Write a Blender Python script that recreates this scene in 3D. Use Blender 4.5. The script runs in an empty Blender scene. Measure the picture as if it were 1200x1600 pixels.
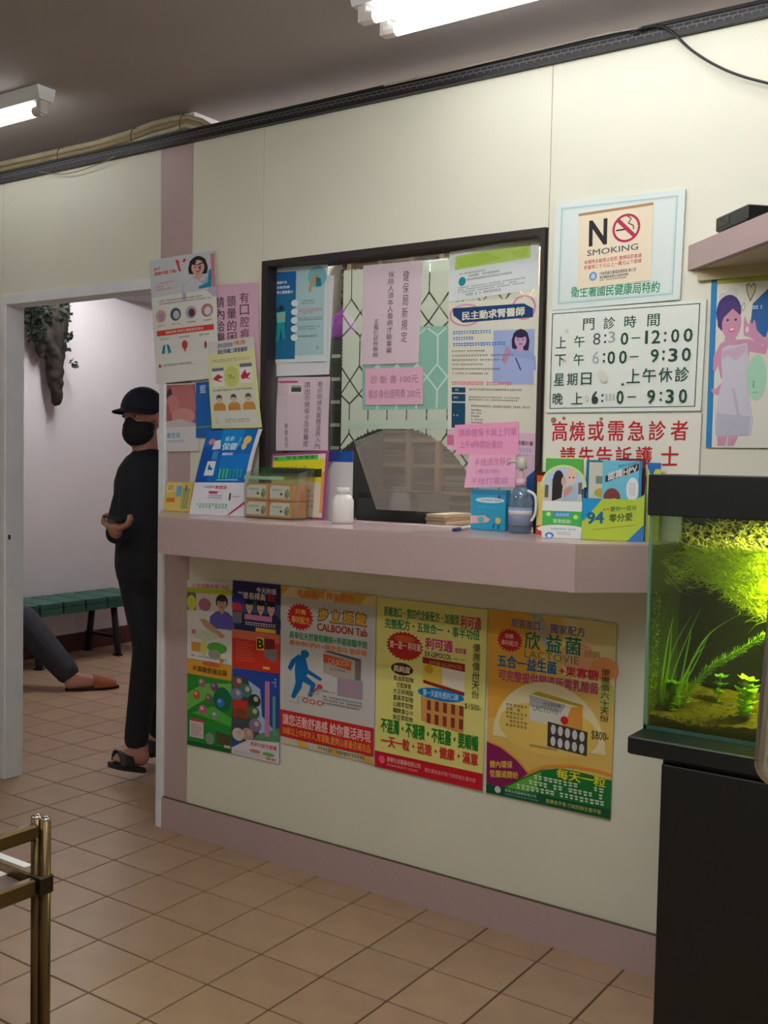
import bpy, math, random
from mathutils import Vector, Matrix
random.seed(7)
SC = bpy.context.scene
COL = SC.collection

# ------------------------------------------------------------------ camera
# world: X runs along the partition wall, Y into it, Z up; the wall face is y = 0
FPX = 1643.2
CAM = Vector((2.2878, -2.6828, 1.3627))
YAW, PITCH, ROLL = -0.6046, 0.049, -0.0198
_cy, _sy, _cp, _sp = math.cos(YAW), math.sin(YAW), math.cos(PITCH), math.sin(PITCH)
FW = Vector((_sy*_cp, _cy*_cp, -_sp))
_rt = Vector((_cy, -_sy, 0)); _dn = FW.cross(_rt)
RT = _rt*math.cos(ROLL) + _dn*math.sin(ROLL)
DN = -_rt*math.sin(ROLL) + _dn*math.cos(ROLL)
cam_data = bpy.data.cameras.new('camera')
cam_data.sensor_fit = 'VERTICAL'; cam_data.sensor_height = 24; cam_data.lens = FPX/1600*24
cam_data.clip_start = 0.05
cam = bpy.data.objects.new('camera', cam_data); COL.objects.link(cam)
cam.matrix_world = Matrix(((RT.x, -DN.x, -FW.x, CAM.x), (RT.y, -DN.y, -FW.y, CAM.y), (RT.z, -DN.z, -FW.z, CAM.z), (0, 0, 0, 1)))
SC.camera = cam

# ------------------------------------------------------------------ light and exposure
SC.view_settings.view_transform = 'Standard'; SC.view_settings.look = 'None'
SC.view_settings.gamma = 1; SC.view_settings.use_curve_mapping = False
SC.view_settings.exposure = 0.52
TUBE_MAIN, TUBE_ADDED, TUBE_ROOM, TUBE_DESK, TUBE_BACK = 5.5, 38.0, 15.0, 105.0, 38.0     # strengths of the fluorescent tubes
AQUARIUM_LAMP = 170.0
world = bpy.data.worlds.new('world'); SC.world = world; world.use_nodes = True
world.node_tree.nodes['Background'].inputs[0].default_value = (0.6, 0.62, 0.65, 1)
world.node_tree.nodes['Background'].inputs[1].default_value = 0.1

# ------------------------------------------------------------------ helpers
def ray(u, v): return RT*(u-600) + DN*(v-800) + FW*FPX
def at(u, v, y=0.0): r = ray(u, v); return CAM + r*((y-CAM.y)/r.y)
def atz(u, v, z=0.0): r = ray(u, v); return CAM + r*((z-CAM.z)/r.z)
def atx(u, v, x): r = ray(u, v); return CAM + r*((x-CAM.x)/r.x)
def pp(u, v, d): return CAM + ray(u, v)*(d/FPX)
def proj(p):
    q = Vector(p)-CAM; d = q.dot(FW)
    return (600+FPX*q.dot(RT)/d, 800+FPX*q.dot(DN)/d, d)

def lin(c):
    return tuple(((x/255)/12.92 if x/255 <= .04045 else ((x/255+.055)/1.055)**2.4) for x in c)
MATS = {}
def mat(name, rgb, rough=.6, metal=0., spec=.5, noise=0., nscale=20., bump=0., bscale=80., rand=0., coat=0.):
    if name in MATS: return MATS[name]
    m = bpy.data.materials.new(name); m.use_nodes = True; nt = m.node_tree
    b = nt.nodes['Principled BSDF']; c = lin(rgb)
    b.inputs['Base Color'].default_value = (*c, 1); b.inputs['Roughness'].default_value = rough
    b.inputs['Metallic'].default_value = metal; b.inputs['Specular IOR Level'].default_value = spec
    b.inputs['Coat Weight'].default_value = coat
    if noise or rand:
        tc = nt.nodes.new('ShaderNodeTexCoord')
        hs = nt.nodes.new('ShaderNodeHueSaturation'); hs.inputs['Color'].default_value = (*c, 1)
        mr = nt.nodes.new('ShaderNodeMapRange'); mr.inputs['To Min'].default_value = 1-noise; mr.inputs['To Max'].default_value = 1+noise
        mr.inputs['From Min'].default_value = .3; mr.inputs['From Max'].default_value = .7
        n = nt.nodes.new('ShaderNodeTexNoise'); n.inputs['Scale'].default_value = nscale; n.inputs['Detail'].default_value = 6
        nt.links.new(tc.outputs['Object'], n.inputs['Vector']); nt.links.new(n.outputs['Fac'], mr.inputs['Value'])
        last = mr.outputs['Result']
        if rand:
            oi = nt.nodes.new('ShaderNodeObjectInfo')
            m2 = nt.nodes.new('ShaderNodeMapRange'); m2.inputs['To Min'].default_value = 1-rand; m2.inputs['To Max'].default_value = 1+rand
            nt.links.new(oi.outputs['Random'], m2.inputs['Value'])
            mu = nt.nodes.new('ShaderNodeMath'); mu.operation = 'MULTIPLY'
            nt.links.new(last, mu.inputs[0]); nt.links.new(m2.outputs['Result'], mu.inputs[1]); last = mu.outputs[0]
        nt.links.new(last, hs.inputs['Value']); nt.links.new(hs.outputs['Color'], b.inputs['Base Color'])
    if bump:
        tc2 = nt.nodes.new('ShaderNodeTexCoord')
        n2 = nt.nodes.new('ShaderNodeTexNoise'); n2.inputs['Scale'].default_value = bscale; n2.inputs['Detail'].default_value = 4
        bp = nt.nodes.new('ShaderNodeBump'); bp.inputs['Strength'].default_value = bump; bp.inputs['Distance'].default_value = .004
        nt.links.new(tc2.outputs['Object'], n2.inputs['Vector']); nt.links.new(n2.outputs['Fac'], bp.inputs['Height'])
        nt.links.new(bp.outputs['Normal'], b.inputs['Normal'])
    MATS[name] = m; return m
def ink(c): return mat('ink_%d_%d_%d' % tuple(c), c, .55, 0, .35)
def emit(name, rgb, s):
    m = bpy.data.materials.new(name); m.use_nodes = True; nt = m.node_tree
    nt.nodes.remove(nt.nodes['Principled BSDF'])
    e = nt.nodes.new('ShaderNodeEmission'); e.inputs[0].default_value = (*lin(rgb), 1); e.inputs[1].default_value = s
    nt.links.new(e.outputs[0], nt.nodes['Material Output'].inputs[0]); MATS[name] = m; return m
def clear(name, tint, gloss=.06, rough=.02, frost=0., frost_rgb=(200, 205, 195)):
    """A thin pane: tinted see-through, with a glossy share and an optional frosted share."""
    m = bpy.data.materials.new(name); m.use_nodes = True; nt = m.node_tree
    nt.nodes.remove(nt.nodes['Principled BSDF'])
    t = nt.nodes.new('ShaderNodeBsdfTransparent'); t.inputs[0].default_value = (*lin(tint), 1)
    g = nt.nodes.new('ShaderNodeBsdfGlossy'); g.inputs['Roughness'].default_value = rough; g.inputs[0].default_value = (1, 1, 1, 1)
    lw = nt.nodes.new('ShaderNodeLayerWeight'); lw.inputs['Blend'].default_value = .15
    mp = nt.nodes.new('ShaderNodeMapRange'); mp.inputs['To Min'].default_value = gloss; mp.inputs['To Max'].default_value = min(1, gloss*8)
    nt.links.new(lw.outputs['Facing'], mp.inputs['Value'])
    mx = nt.nodes.new('ShaderNodeMixShader'); nt.links.new(mp.outputs[0], mx.inputs[0]); nt.links.new(t.outputs[0], mx.inputs[1]); nt.links.new(g.outputs[0], mx.inputs[2])
    out = mx.outputs[0]
    if frost:
        d = nt.nodes.new('ShaderNodeBsdfDiffuse'); d.inputs[0].default_value = (*lin(frost_rgb), 1)
        tr = nt.nodes.new('ShaderNodeBsdfTranslucent'); tr.inputs[0].default_value = (*lin(frost_rgb), 1)
        a = nt.nodes.new('ShaderNodeMixShader'); a.inputs[0].default_value = .45
        nt.links.new(d.outputs[0], a.inputs[1]); nt.links.new(tr.outputs[0], a.inputs[2])
        b2 = nt.nodes.new('ShaderNodeMixShader'); b2.inputs[0].default_value = frost
        nt.links.new(out, b2.inputs[1]); nt.links.new(a.outputs[0], b2.inputs[2]); out = b2.outputs[0]
    nt.links.new(out, nt.nodes['Material Output'].inputs[0]); MATS[name] = m; return m

class MB:
    """Collects vertices and faces; build() links them as one mesh object."""
    def __init__(s): s.v = []; s.f = []; s.m = []
    def add(s, vs, fs, mi=0):
        o = len(s.v); s.v += [tuple(p) for p in vs]; s.f += [tuple(i+o for i in f) for f in fs]; s.m += [mi]*len(fs); return s
    def box(s, x0, y0, z0, x1, y1, z1, mi=0, M=None):
        vs = [Vector((x, y, z)) for z in (z0, z1) for y in (y0, y1) for x in (x0, x1)]
        if M: vs = [M @ p for p in vs]
        return s.add(vs, [(0, 2, 3, 1), (4, 5, 7, 6), (0, 1, 5, 4), (2, 6, 7, 3), (0, 4, 6, 2), (1, 3, 7, 5)], mi)
    def bevbox(s, x0, y0, z0, x1, y1, z1, b, mi=0, M=None):
        """A box with chamfered vertical and top edges."""
        def ring(i, z): return [Vector(p+(z,)) for p in ((x0+i+b, y0+i), (x1-i-b, y0+i), (x1-i, y0+i+b), (x1-i, y1-i-b), (x1-i-b, y1-i), (x0+i+b, y1-i), (x0+i, y1-i-b), (x0+i, y0+i+b))]
        rs = [ring(b, z0), ring(0, z0+b), ring(0, z1-b), ring(b, z1)]
        vs = [p for r in rs for p in r]
        if M: vs = [M @ p for p in vs]
        fs = [tuple(range(7, -1, -1)), tuple(range(24, 32))]
        for k in range(3):
            for i in range(8): j = (i+1) % 8; fs.append((k*8+i, k*8+j, k*8+8+j, k*8+8+i))
        return s.add(vs, fs, mi)
    def prism(s, pts, ex, mi=0):
        """Polygon pts (3D) extruded by the vector ex."""
        n = len(pts); ex = Vector(ex); vs = [Vector(p) for p in pts]+[Vector(p)+ex for p in pts]
        return s.add(vs, [tuple(range(n-1, -1, -1)), tuple(range(n, 2*n))]+[(i, (i+1) % n, n+(i+1) % n, n+i) for i in range(n)], mi)
    def tube(s, pts, r, n=8, mi=0, cap=True):
        pts = [Vector(p) for p in pts]; rs = r if isinstance(r, (list, tuple)) else [r]*len(pts)
        vs = []; fs = []; prev = None
        for i, p in enumerate(pts):
            d = (pts[min(i+1, len(pts)-1)]-pts[max(i-1, 0)]).normalized()
            if prev is None: a = d.orthogonal().normalized()
            else: a = (prev-d*prev.dot(d)); a = a.normalized() if a.length > 1e-6 else d.orthogonal().normalized()
            prev = a; b = d.cross(a)
            for k in range(n): t = 2*math.pi*k/n; vs.append(p+(a*math.cos(t)+b*math.sin(t))*rs[i])
        for i in range(len(pts)-1):
            for k in range(n): k2 = (k+1) % n; fs.append((i*n+k, i*n+k2, (i+1)*n+k2, (i+1)*n+k))
        if cap: fs += [tuple(range(n-1, -1, -1)), tuple((len(pts)-1)*n+k for k in range(n))]
        return s.add(vs, fs, mi)
    def lathe(s, c, prof, n=16, mi=0, sx=1., sy=1.):
        c = Vector(c); vs = []; fs = []
        for r, z in prof:
            for k in range(n): t = 2*math.pi*k/n; vs.append(c+Vector((r*math.cos(t)*sx, r*math.sin(t)*sy, z)))
        for i in range(len(prof)-1):
            for k in range(n): k2 = (k+1) % n; fs.append((i*n+k, i*n+k2, (i+1)*n+k2, (i+1)*n+k))
        fs += [tuple(range(n-1, -1, -1)), tuple((len(prof)-1)*n+k for k in range(n))]
        return s.add(vs, fs, mi)
    def ball(s, c, r, mi=0, nu=14, nv=9, M=None):
        """Ellipsoid with radii r (number or triple), turned by the matrix M."""
        if not isinstance(r, (tuple, list)): r = (r, r, r)
        vs = []; fs = []; c = Vector(c)
        for i in range(nv+1):
            a = math.pi*i/nv
            for k in range(nu):
                t = 2*math.pi*k/nu; p = Vector((r[0]*math.sin(a)*math.cos(t), r[1]*math.sin(a)*math.sin(t), r[2]*math.cos(a)))
                if i in (0, nv): p += Vector((1e-5*math.cos(t), 1e-5*math.sin(t), 0))
                vs.append(c+((M @ p) if M else p))
        for i in range(nv):
            for k in range(nu): k2 = (k+1) % nu; fs.append((i*nu+k, (i+1)*nu+k, (i+1)*nu+k2, i*nu+k2))
        fs += [tuple(range(nu)), tuple(nv*nu+k for k in range(nu-1, -1, -1))]
        return s.add(vs, fs, mi)
    def limb(s, p0, r0, p1, r1, mi=0):
        s.ball(p0, r0, mi, 12, 8); s.ball(p1, r1, mi, 12, 8); return s.tube([p0, p1], [r0, r1], 12, mi)
    def build(s, name, mats, parent=None, smooth=False):
        me = bpy.data.meshes.new(name); me.from_pydata(s.v, [], s.f)
        if not isinstance(mats, (list, tuple)): mats = [mats]
        for m in mats: me.materials.append(m)
        if len(mats) > 1: me.polygons.foreach_set('material_index', s.m)
        if smooth: me.polygons.foreach_set('use_smooth', [True]*len(me.polygons))
        me.update()
        o = bpy.data.objects.new(name, me); COL.objects.link(o); o.parent = parent; return o
def remeshed(mb, name, m, parent, voxel, smooth=6, disp=None):
    """The union of everything in mb as one continuous skin."""
    o = mb.build(name, m, parent)
    a = o.modifiers.new('r', 'REMESH'); a.mode = 'VOXEL'; a.voxel_size = voxel
    if smooth: b = o.modifiers.new('s', 'SMOOTH'); b.factor = .5; b.iterations = smooth
    if disp:
        t = bpy.data.textures.new(name, 'CLOUDS'); t.noise_scale = disp[0]
        d = o.modifiers.new('d', 'DISPLACE'); d.texture = t; d.strength = disp[1]; d.mid_level = .5
    dg = bpy.context.evaluated_depsgraph_get(); me = bpy.data.meshes.new_from_object(o.evaluated_get(dg))
    o.modifiers.clear(); o.data = me
    if not me.materials: me.materials.append(m)
    me.polygons.foreach_set('use_smooth', [True]*len(me.polygons)); return o
def tag(o, label=None, cat=None, group=None, kind=None):
    if label: o['label'] = label
    if cat: o['category'] = cat
    if group: o['group'] = group
    if kind: o['kind'] = kind
    return o
def empty(name, loc=(0, 0, 0)):
    """Parts below it are given in world coordinates, so the empty's own place is undone for them."""
    o = bpy.data.objects.new(name, None); COL.objects.link(o); o.location = loc; o.empty_display_size = .05; return o
def adopt(parent):
    bpy.context.view_layer.update()
    inv = Matrix.Translation(-Vector(parent.location))
    for c in parent.children: c.matrix_parent_inverse = inv
    return parent
def copy_tree(o, parent=None):
    c = o.copy(); COL.objects.link(c); c.parent = parent
    for ch in list(o.children): copy_tree(ch, c)
    return c

# ------------------------------------------------------------------ printing on sheets
GLYPH = {}
def glyphs(s, bold):
    k = (s, bold)
    if k not in GLYPH:
        c = bpy.data.curves.new('t', 'FONT'); c.body = s; c.resolution_u = 2
        o = bpy.data.objects.new('t', c); me = o.to_mesh()
        vs = [(v.co.x, v.co.y) for v in me.vertices]; fs = [tuple(p.vertices) for p in me.polygons]
        o.to_mesh_clear(); bpy.data.objects.remove(o); bpy.data.curves.remove(c)
        if vs:
            xs = [v[0] for v in vs]; ys = [v[1] for v in vs]
            GLYPH[k] = (vs, fs, min(xs), max(xs), min(ys), max(ys))
        else: GLYPH[k] = None
    return GLYPH[k]

class Sheet:
    """A sheet with four corners (top left, top right, bottom right, bottom left); prints in u 0..1, v 0..1 downwards."""
    def __init__(s, quad, paper, bend=None, t=.0006, nu=1, nv=1):
        s.q = [Vector(p) for p in quad]; s.bend = bend; s.h = .0002; s.vs = 1.; s.us = 1.
        s.n = (s.q[3]-s.q[0]).cross(s.q[1]-s.q[0]).normalized()
        if s.n.y > 0: s.n = -s.n
        s.art = MB(); s.txt = MB(); s.ma = {}; s.mt = {}; s.paper = paper; s.t = t; s.nu = nu; s.nv = nv
        if bend: s.nu, s.nv = max(nu, 10), max(nv, 10)
    def P(s, u, v, h=0):
        a = s.q[0].lerp(s.q[1], u); b = s.q[3].lerp(s.q[2], u)
        p = a.lerp(b, v)
        if s.bend: h += s.bend(u, v)
        return p+s.n*h
    def _add(s, mb, reg, pts, faces, c, dh=.00003):
        s.h += dh
        mi = reg.setdefault(tuple(c), len(reg))
        mb.add([s.P(u*s.us, v*s.vs, s.h) for u, v in pts], faces, mi)
    def rect(s, u0, v0, u1, v1, c):
        if s.bend:
            n = 8; pts = [(u0+(u1-u0)*i/n, v0+(v1-v0)*j/n) for j in range(n+1) for i in range(n+1)]
            fs = [(j*(n+1)+i, (j+1)*(n+1)+i, (j+1)*(n+1)+i+1, j*(n+1)+i+1) for j in range(n) for i in range(n)]
            s._add(s.art, s.ma, pts, fs, c)
        else: s._add(s.art, s.ma, [(u0, v0), (u0, v1), (u1, v1), (u1, v0)], [(0, 1, 2, 3)], c)
        return s
    def poly(s, pts, c): s._add(s.art, s.ma, pts, [tuple(range(len(pts)))], c); return s
    def oval(s, cu, cv, ru, rv, c, a0=0, a1=360, n=20):
        pts = [(cu+ru*math.cos(math.radians(a0+(a1-a0)*i/n)), cv+rv*math.sin(math.radians(a0+(a1-a0)*i/n))) for i in range(n if a1-a0 >= 360 else n+1)]
        return s.poly(pts, c)
    def ring(s, cu, cv, ru, rv, w, c, n=28):
        pts = []
        for i in range(n):
            t = 2*math.pi*i/n; pts += [(cu+ru*math.cos(t), cv+rv*math.sin(t)), (cu+ru*(1-w)*math.cos(t), cv+rv*(1-w)*math.sin(t))]
        s._add(s.art, s.ma, pts, [(2*i, 2*i+1, (2*i+3) % (2*n), (2*i+2) % (2*n)) for i in range(n)], c); return s
    def frame(s, u0, v0, u1, v1, w, wv, c):
        p = [(u0, v0), (u1, v0), (u1, v1), (u0, v1), (u0+w, v0+wv), (u1-w, v0+wv), (u1-w, v1-wv), (u0+w, v1-wv)]
        s._add(s.art, s.ma, p, [(0, 4, 5, 1), (1, 5, 6, 2), (2, 6, 7, 3), (3, 7, 4, 0)], c); return s
    def star(s, cu, cv, ru, rv, c, n=22, k=.8):
        return s.poly([(cu+ru*(1 if i % 2 else k)*math.cos(math.pi*i/n), cv+rv*(1 if i % 2 else k)*math.sin(math.pi*i/n)) for i in range(2*n)], c)
    def line(s, pts, w, c, asp=1.):
        """A polyline of width w (in u); asp = sheet width / height."""
        for (a, b), (d, e) in zip(pts, pts[1:]):
            dx, dy = d-a, (e-b)/asp; L = math.hypot(dx, dy) or 1; nx, ny = -dy/L*w/2, dx/L*w/2*asp
            s.poly([(a+nx, b+ny), (d+nx, e+ny), (d-nx, e-ny), (a-nx, b-ny)], c)
        return s
    def text(s, t, u0, v0, u1, v1, c, bold=0., slant=0.):
        g = glyphs(t, 0)
        if not g: return s
        vs, fs, xa, xb, ya, yb = g
        if t in ('一', '-', '—', '.'): ya, yb = yb-.9, yb+.35
        w, h = max(xb-xa, 1e-4), max(yb-ya, 1e-4)
        b = bold*.8
        for dx, dy in (((0, 0),) if b < .004 else ((-b, -b*.6), (b, -b*.6), (-b, b*.6), (b, b*.6))):     # a heavier stroke: the outline printed again, shifted
            pts = [(u0+(x+dx-xa+b)/(w+2*b)*(u1-u0), v1-(y+dy-ya+b)/(h+2*b)*(v1-v0)+slant*((x-xa)/w-.5)) for x, y in vs]
            s._add(s.txt, s.mt, pts, fs, c, .00001)
        s.h += .00002; return s
    def column(s, t, u0, v0, u1, v1, c, bold=0.):
        k = (v1-v0)/len(t)
        for i, ch in enumerate(t):
            if ch != ' ': s.text(ch, u0, v0+k*i+k*.06, u1, v0+k*(i+1)-k*.06, c, bold)
        return s
    def fine(s, u0, v0, u1, v1, c, n=12, rows=1, fill=.82, slant=0., ragged=.0):
        """Print too small to read: rows of small blocks."""
        pts = []; fs = []; k = (v1-v0)/rows
        for r in range(rows):
            e = u1-(u1-u0)*random.random()*ragged; w = (u1-u0)/n
            for i in range(n):
                a = u0+w*i
                if a > e or random.random() < .07: continue
                b = a+w*(.62+.25*random.random()); ya = v0+k*r+k*(1-fill)/2; yb = ya+k*fill*(.8+.2*random.random())
                o = len(pts); d = slant*((a-u0)/(u1-u0)-.5); m = (ya+yb)/2; hh = (yb-ya)
                pts += [(a, ya+d), (a, ya+hh*.36+d), (b, ya+hh*.36+d), (b, ya+d), (a+w*.1, m+hh*.1+d), (a+w*.1, yb+d), (b-w*.05, yb+d), (b-w*.05, m+hh*.1+d)]
                fs += [(o, o+1, o+2, o+3), (o+4, o+5, o+6, o+7)]
        if fs: s._add(s.txt, s.mt, pts, fs, c)
        return s
    def person(s, cu, cv, k, hair, skin, top, asp=1., bob=0):
        """Printed head and shoulders; k = head half-width in u."""
        kv = k*asp
        s.poly([(cu-2.3*k, cv+4.6*kv), (cu-2.2*k, cv+2.6*kv), (cu-1.2*k, cv+1.7*kv), (cu-.5*k, cv+1.4*kv), (cu+.5*k, cv+1.4*kv), (cu+1.3*k, cv+1.7*kv), (cu+2.2*k, cv+2.6*kv), (cu+2.3*k, cv+4.6*kv)], top)
        s.poly([(cu-.45*k, cv+.6*kv), (cu+.45*k, cv+.6*kv), (cu+.5*k, cv+1.5*kv), (cu, cv+2.1*kv), (cu-.5*k, cv+1.5*kv)], skin)
        if bob: s.poly([(cu-1.0*k, cv-.9*kv), (cu, cv-1.5*kv), (cu+1.0*k, cv-.9*kv), (cu+1.3*k, cv+.3*kv), (cu+1.15*k, cv+bob*kv), (cu+.5*k, cv+bob*kv), (cu, cv), (cu-.6*k, cv+bob*.9*kv), (cu-1.2*k, cv+bob*.8*kv), (cu-1.3*k, cv+.2*kv)], hair)
        s.oval(cu, cv-.15*kv, 1.12*k, 1.3*kv, hair)
        s.oval(cu, cv+.2*kv, .85*k, 1.1*kv, skin)
        s.oval(cu, cv-.75*kv, .95*k, .6*kv, hair)
        for d in (-.35, .35): s.oval(cu+d*k, cv+.1*kv, .13*k, .1*kv, (60, 40, 40), n=8)
        s.oval(cu, cv+.75*kv, .28*k, .12*kv, (190, 80, 90), n=10)
        return s
    def build(s, name, label, cat, group=None, mats=None):
        g = MB(); nu, nv = s.nu, s.nv
        fr = [s.P(i/nu, j/nv, 0) for j in range(nv+1) for i in range(nu+1)]; bk = [s.P(i/nu, j/nv, -s.t) for j in range(nv+1) for i in range(nu+1)]
        N = len(fr); fs = []
        for j in range(nv):
            for i in range(nu):
                a = j*(nu+1)+i; q = (a, a+nu+1, a+nu+2, a+1); fs.append(q); fs.append(tuple(N+x for x in reversed(q)))
        rim = [i for i in range(nu+1)]+[j*(nu+1)+nu for j in range(1, nv+1)]+[nv*(nu+1)+i for i in range(nu-1, -1, -1)]+[j*(nu+1) for j in range(nv-1, 0, -1)]
        for a, b in zip(rim, rim[1:]+rim[:1]): fs.append((a, b, N+b, N+a))
        g.add(fr+bk, fs)
        o = g.build(name, mats or ink(s.paper)); tag(o, label, cat, group)
        if s.art.f: tag(s.art.build('printed_picture', [ink(c) for c in s.ma], o), kind='stuff')
        if s.txt.f: tag(s.txt.build('printed_lettering', [ink(c) for c in s.mt], o), kind='stuff')
        return o
def wallq(pts, y): return [at(u, v, y) for u, v in pts]
# ------------------------------------------------------------------ materials of the room
M_CREAM = mat('cream_panel', (227, 226, 208), .45, 0, .4, noise=.02, nscale=3)
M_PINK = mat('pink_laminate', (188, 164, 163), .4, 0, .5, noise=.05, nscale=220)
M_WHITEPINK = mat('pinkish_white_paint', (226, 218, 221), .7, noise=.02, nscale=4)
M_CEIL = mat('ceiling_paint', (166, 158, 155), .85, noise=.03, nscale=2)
M_TILE = mat('floor_tile', (176, 146, 118), .38, 0, .45, noise=.07, nscale=9, rand=.05)
M_GROUT = mat('grout', (96, 72, 54), .9)
M_BLACKTRIM = mat('dark_brown_trim', (44, 36, 34), .45, bump=.3, bscale=160)
M_WHITE = mat('white_enamel', (226, 228, 228), .4)
M_DOOR = mat('white_door_paint', (230, 234, 238), .5, noise=.04, nscale=14)
M_DARKRED = mat('dark_red_paint', (86, 34, 38), .5)
M_BLACK = mat('black_laminate', (13, 17, 20), .45, noise=.08, nscale=120)
M_BLACKPL = mat('black_plastic', (26, 26, 29), .4)
M_CHROME = mat('chrome', (200, 198, 196), .18, 1.)
M_BRONZE = mat('bronze_anodised_metal', (112, 92, 62), .32, .85)
CEIL = 2.60

def struct(o): o['kind'] = 'structure'; return o
# ------------------------------------------------------------------ floor: a grout bed and the tiles on it
S = 0.21; G0 = -0.5358*S
fl = struct(MB().box(-3.9, -5.0, -.06, 3.5, 3.9, -.004).build('floor', M_GROUT))
def tile_mesh(x0, y0, x1, y1, mb): mb.bevbox(x0+.0026, y0+.0026, -.006, x1-.0026, y1-.0026, 0, .0014)
tm = MB(); tile_mesh(-S/2, -S/2, S/2, S/2, tm)
seen = []; rest = []
for i in range(-18, 17):
    for j in range(-23, 19):
        cx, cy = (i+.5)*S, G0+(j+.5)*S
        if cy > 3.8 or cy < -4.9: continue
        u, v, d = proj((cx, cy, 0))
        vis = d > .3 and -60 < u < 1100 and 900 < v < 1680
        if vis and cy > .05:
            t = -CAM.y/(cy-CAM.y); xw = CAM.x+(cx-CAM.x)*t; vis = -1.55 < xw < -.45
        if vis and -.06 < cy < .05 and cx > -.6: vis = False
        (seen if vis else rest).append((d, cx, cy))
seen.sort(); rest += seen[290:]; seen = seen[:290]
first = None
for d, cx, cy in seen:
    if first is None: o = first = tm.build('tile', M_TILE, fl)
    else: o = first.copy(); COL.objects.link(o)
    o.location = (cx, cy, 0)
rm = MB()
for d, cx, cy in rest: tile_mesh(cx-S/2, cy-S/2, cx+S/2, cy+S/2, rm)
tag(rm.build('tile', M_TILE, fl), kind='stuff')

# ------------------------------------------------------------------ room shell
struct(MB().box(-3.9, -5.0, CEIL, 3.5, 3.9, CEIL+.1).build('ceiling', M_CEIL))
struct(MB().box(-3.68, -5.0, 0, -3.58, 3.9, CEIL).build('wall_left', M_WHITEPINK))
struct(MB().box(3.3, -5.0, 0, 3.4, 3.9, CEIL).build('wall_right', M_CREAM))
struct(MB().box(-3.58, -4.9, 0, 3.3, -4.8, CEIL).build('wall_front', M_CREAM))
struct(MB().box(-3.58, 3.6, 0, 3.3, 3.7, CEIL).build('wall_far', M_WHITEPINK))
struct(MB().box(-.56, .076, 0, -.48, 3.6, CEIL).build('wall_inner', M_WHITEPINK))
struct(MB().box(-3.58, .076, 0, -3.568, 3.6, .125).build('baseboard_left', M_DARKRED))
struct(MB().box(-3.58, 2.381, 2.475, -.56, 3.6, CEIL).build('wall_soffit', mat('grey_soffit', (176, 168, 168), .8)))

# the partition: a dark core with panels on it, leaving the doorway and the window open
TOP = 2.462; DX0, DX1 = -1.465, -.552; WX0, WX1, WZ0, WZ1 = -.072, .966, 1.14, 2.017
core = MB()
for x0, x1, z0, z1 in ((-3.58, DX0, 0, TOP), (DX0, DX1, 2.0, TOP), (DX1, WX0, 0, TOP), (WX0, WX1, 0, WZ0), (WX0, WX1, WZ1, TOP), (WX1, 3.3, 0, TOP)):
    core.box(x0, .006, z0, x1, .069, z1)
wb = struct(core.build('wall_back', mat('partition_core', (120, 108, 96), .8)))
def panel(x0, z0, x1, z1, m, name='panel'): return MB().bevbox(x0+.0008, 0, z0+.0008, x1-.0008, .0055, z1-.0008, .0008).build(name, m, wb)
panel(-3.58, 0, -1.487, TOP, M_CREAM); panel(-1.487, 2.0, -.566, TOP, M_CREAM)
panel(-1.487, 0, DX0, 2.0, M_CREAM)
panel(-.566, 2.0, -.408, TOP, M_PINK); panel(-.552, 0, -.408, 2.0, M_PINK)
panel(-.408, 1.10, -.079, TOP, M_CREAM); panel(-.408, 0, 3.3, 1.10, M_CREAM)
panel(-.079, WZ1, .971, TOP, M_CREAM); panel(.971, 1.10, 2.02, TOP, M_CREAM); panel(2.02, 1.10, 3.3, TOP, M_CREAM)
for x0, x1, z0, z1 in ((-3.58, DX0, 0, TOP), (DX0, DX1, 2.0, TOP), (DX1, -.48, 0, TOP)):
    MB().box(x0, .0695, z0, x1, .075, z1).build('panel', M_WHITEPINK, wb)
for x0, x1, z0, z1 in ((-.48, WX0, 0, TOP), (WX0, WX1, 0, WZ0), (WX0, WX1, WZ1, TOP), (WX1, 3.3, 0, TOP)):
    MB().box(x0, .0695, z0, x1, .075, z1).build('panel', M_CREAM, wb)
struct(MB().box(-.53, -.012, 0, 3.3, -.0005, .115).build('baseboard_back', M_PINK))
MB().box(-.52, -.0105, .1152, 3.3, -.0008, .1175).build('dirty_seam', mat('dirty_seam', (92, 80, 62), .9), bpy.data.objects['baseboard_back'])
struct(MB().box(-3.58, -.012, 0, -1.487, -.0005, .115).build('baseboard_back', M_DARKRED))

# the dark patterned strip that closes the partition's top edge
def strip_mat():
    m = mat('patterned_trim', (40, 36, 38), .45); nt = m.node_tree; b = nt.nodes['Principled BSDF']
    tc = nt.nodes.new('ShaderNodeTexCoord'); mp = nt.nodes.new('ShaderNodeMapping'); mp.inputs['Rotation'].default_value = (math.pi/2, 0, 0)
    br = nt.nodes.new('ShaderNodeTexBrick'); br.inputs['Scale'].default_value = 22; br.inputs['Color1'].default_value = (*lin((24, 22, 24)), 1)
    br.inputs['Color2'].default_value = (*lin((32, 30, 32)), 1); br.inputs['Mortar'].default_value = (*lin((96, 94, 96)), 1)
    br.inputs['Mortar Size'].default_value = .035; br.inputs['Brick Width'].default_value = .5; br.inputs['Row Height'].default_value = .22
    nt.links.new(tc.outputs['Object'], mp.inputs['Vector']); nt.links.new(mp.outputs[0], br.inputs['Vector']); nt.links.new(br.outputs['Color'], b.inputs['Base Color'])
    return m
tr = struct(MB().box(-3.58, -.016, 2.471, 3.3, .075, 2.493).build('trim_1', strip_mat()))
MB().box(-3.58, -.02, 2.493, 3.3, .1, 2.502).build('edge_bead', M_BLACKPL, tr)
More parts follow.
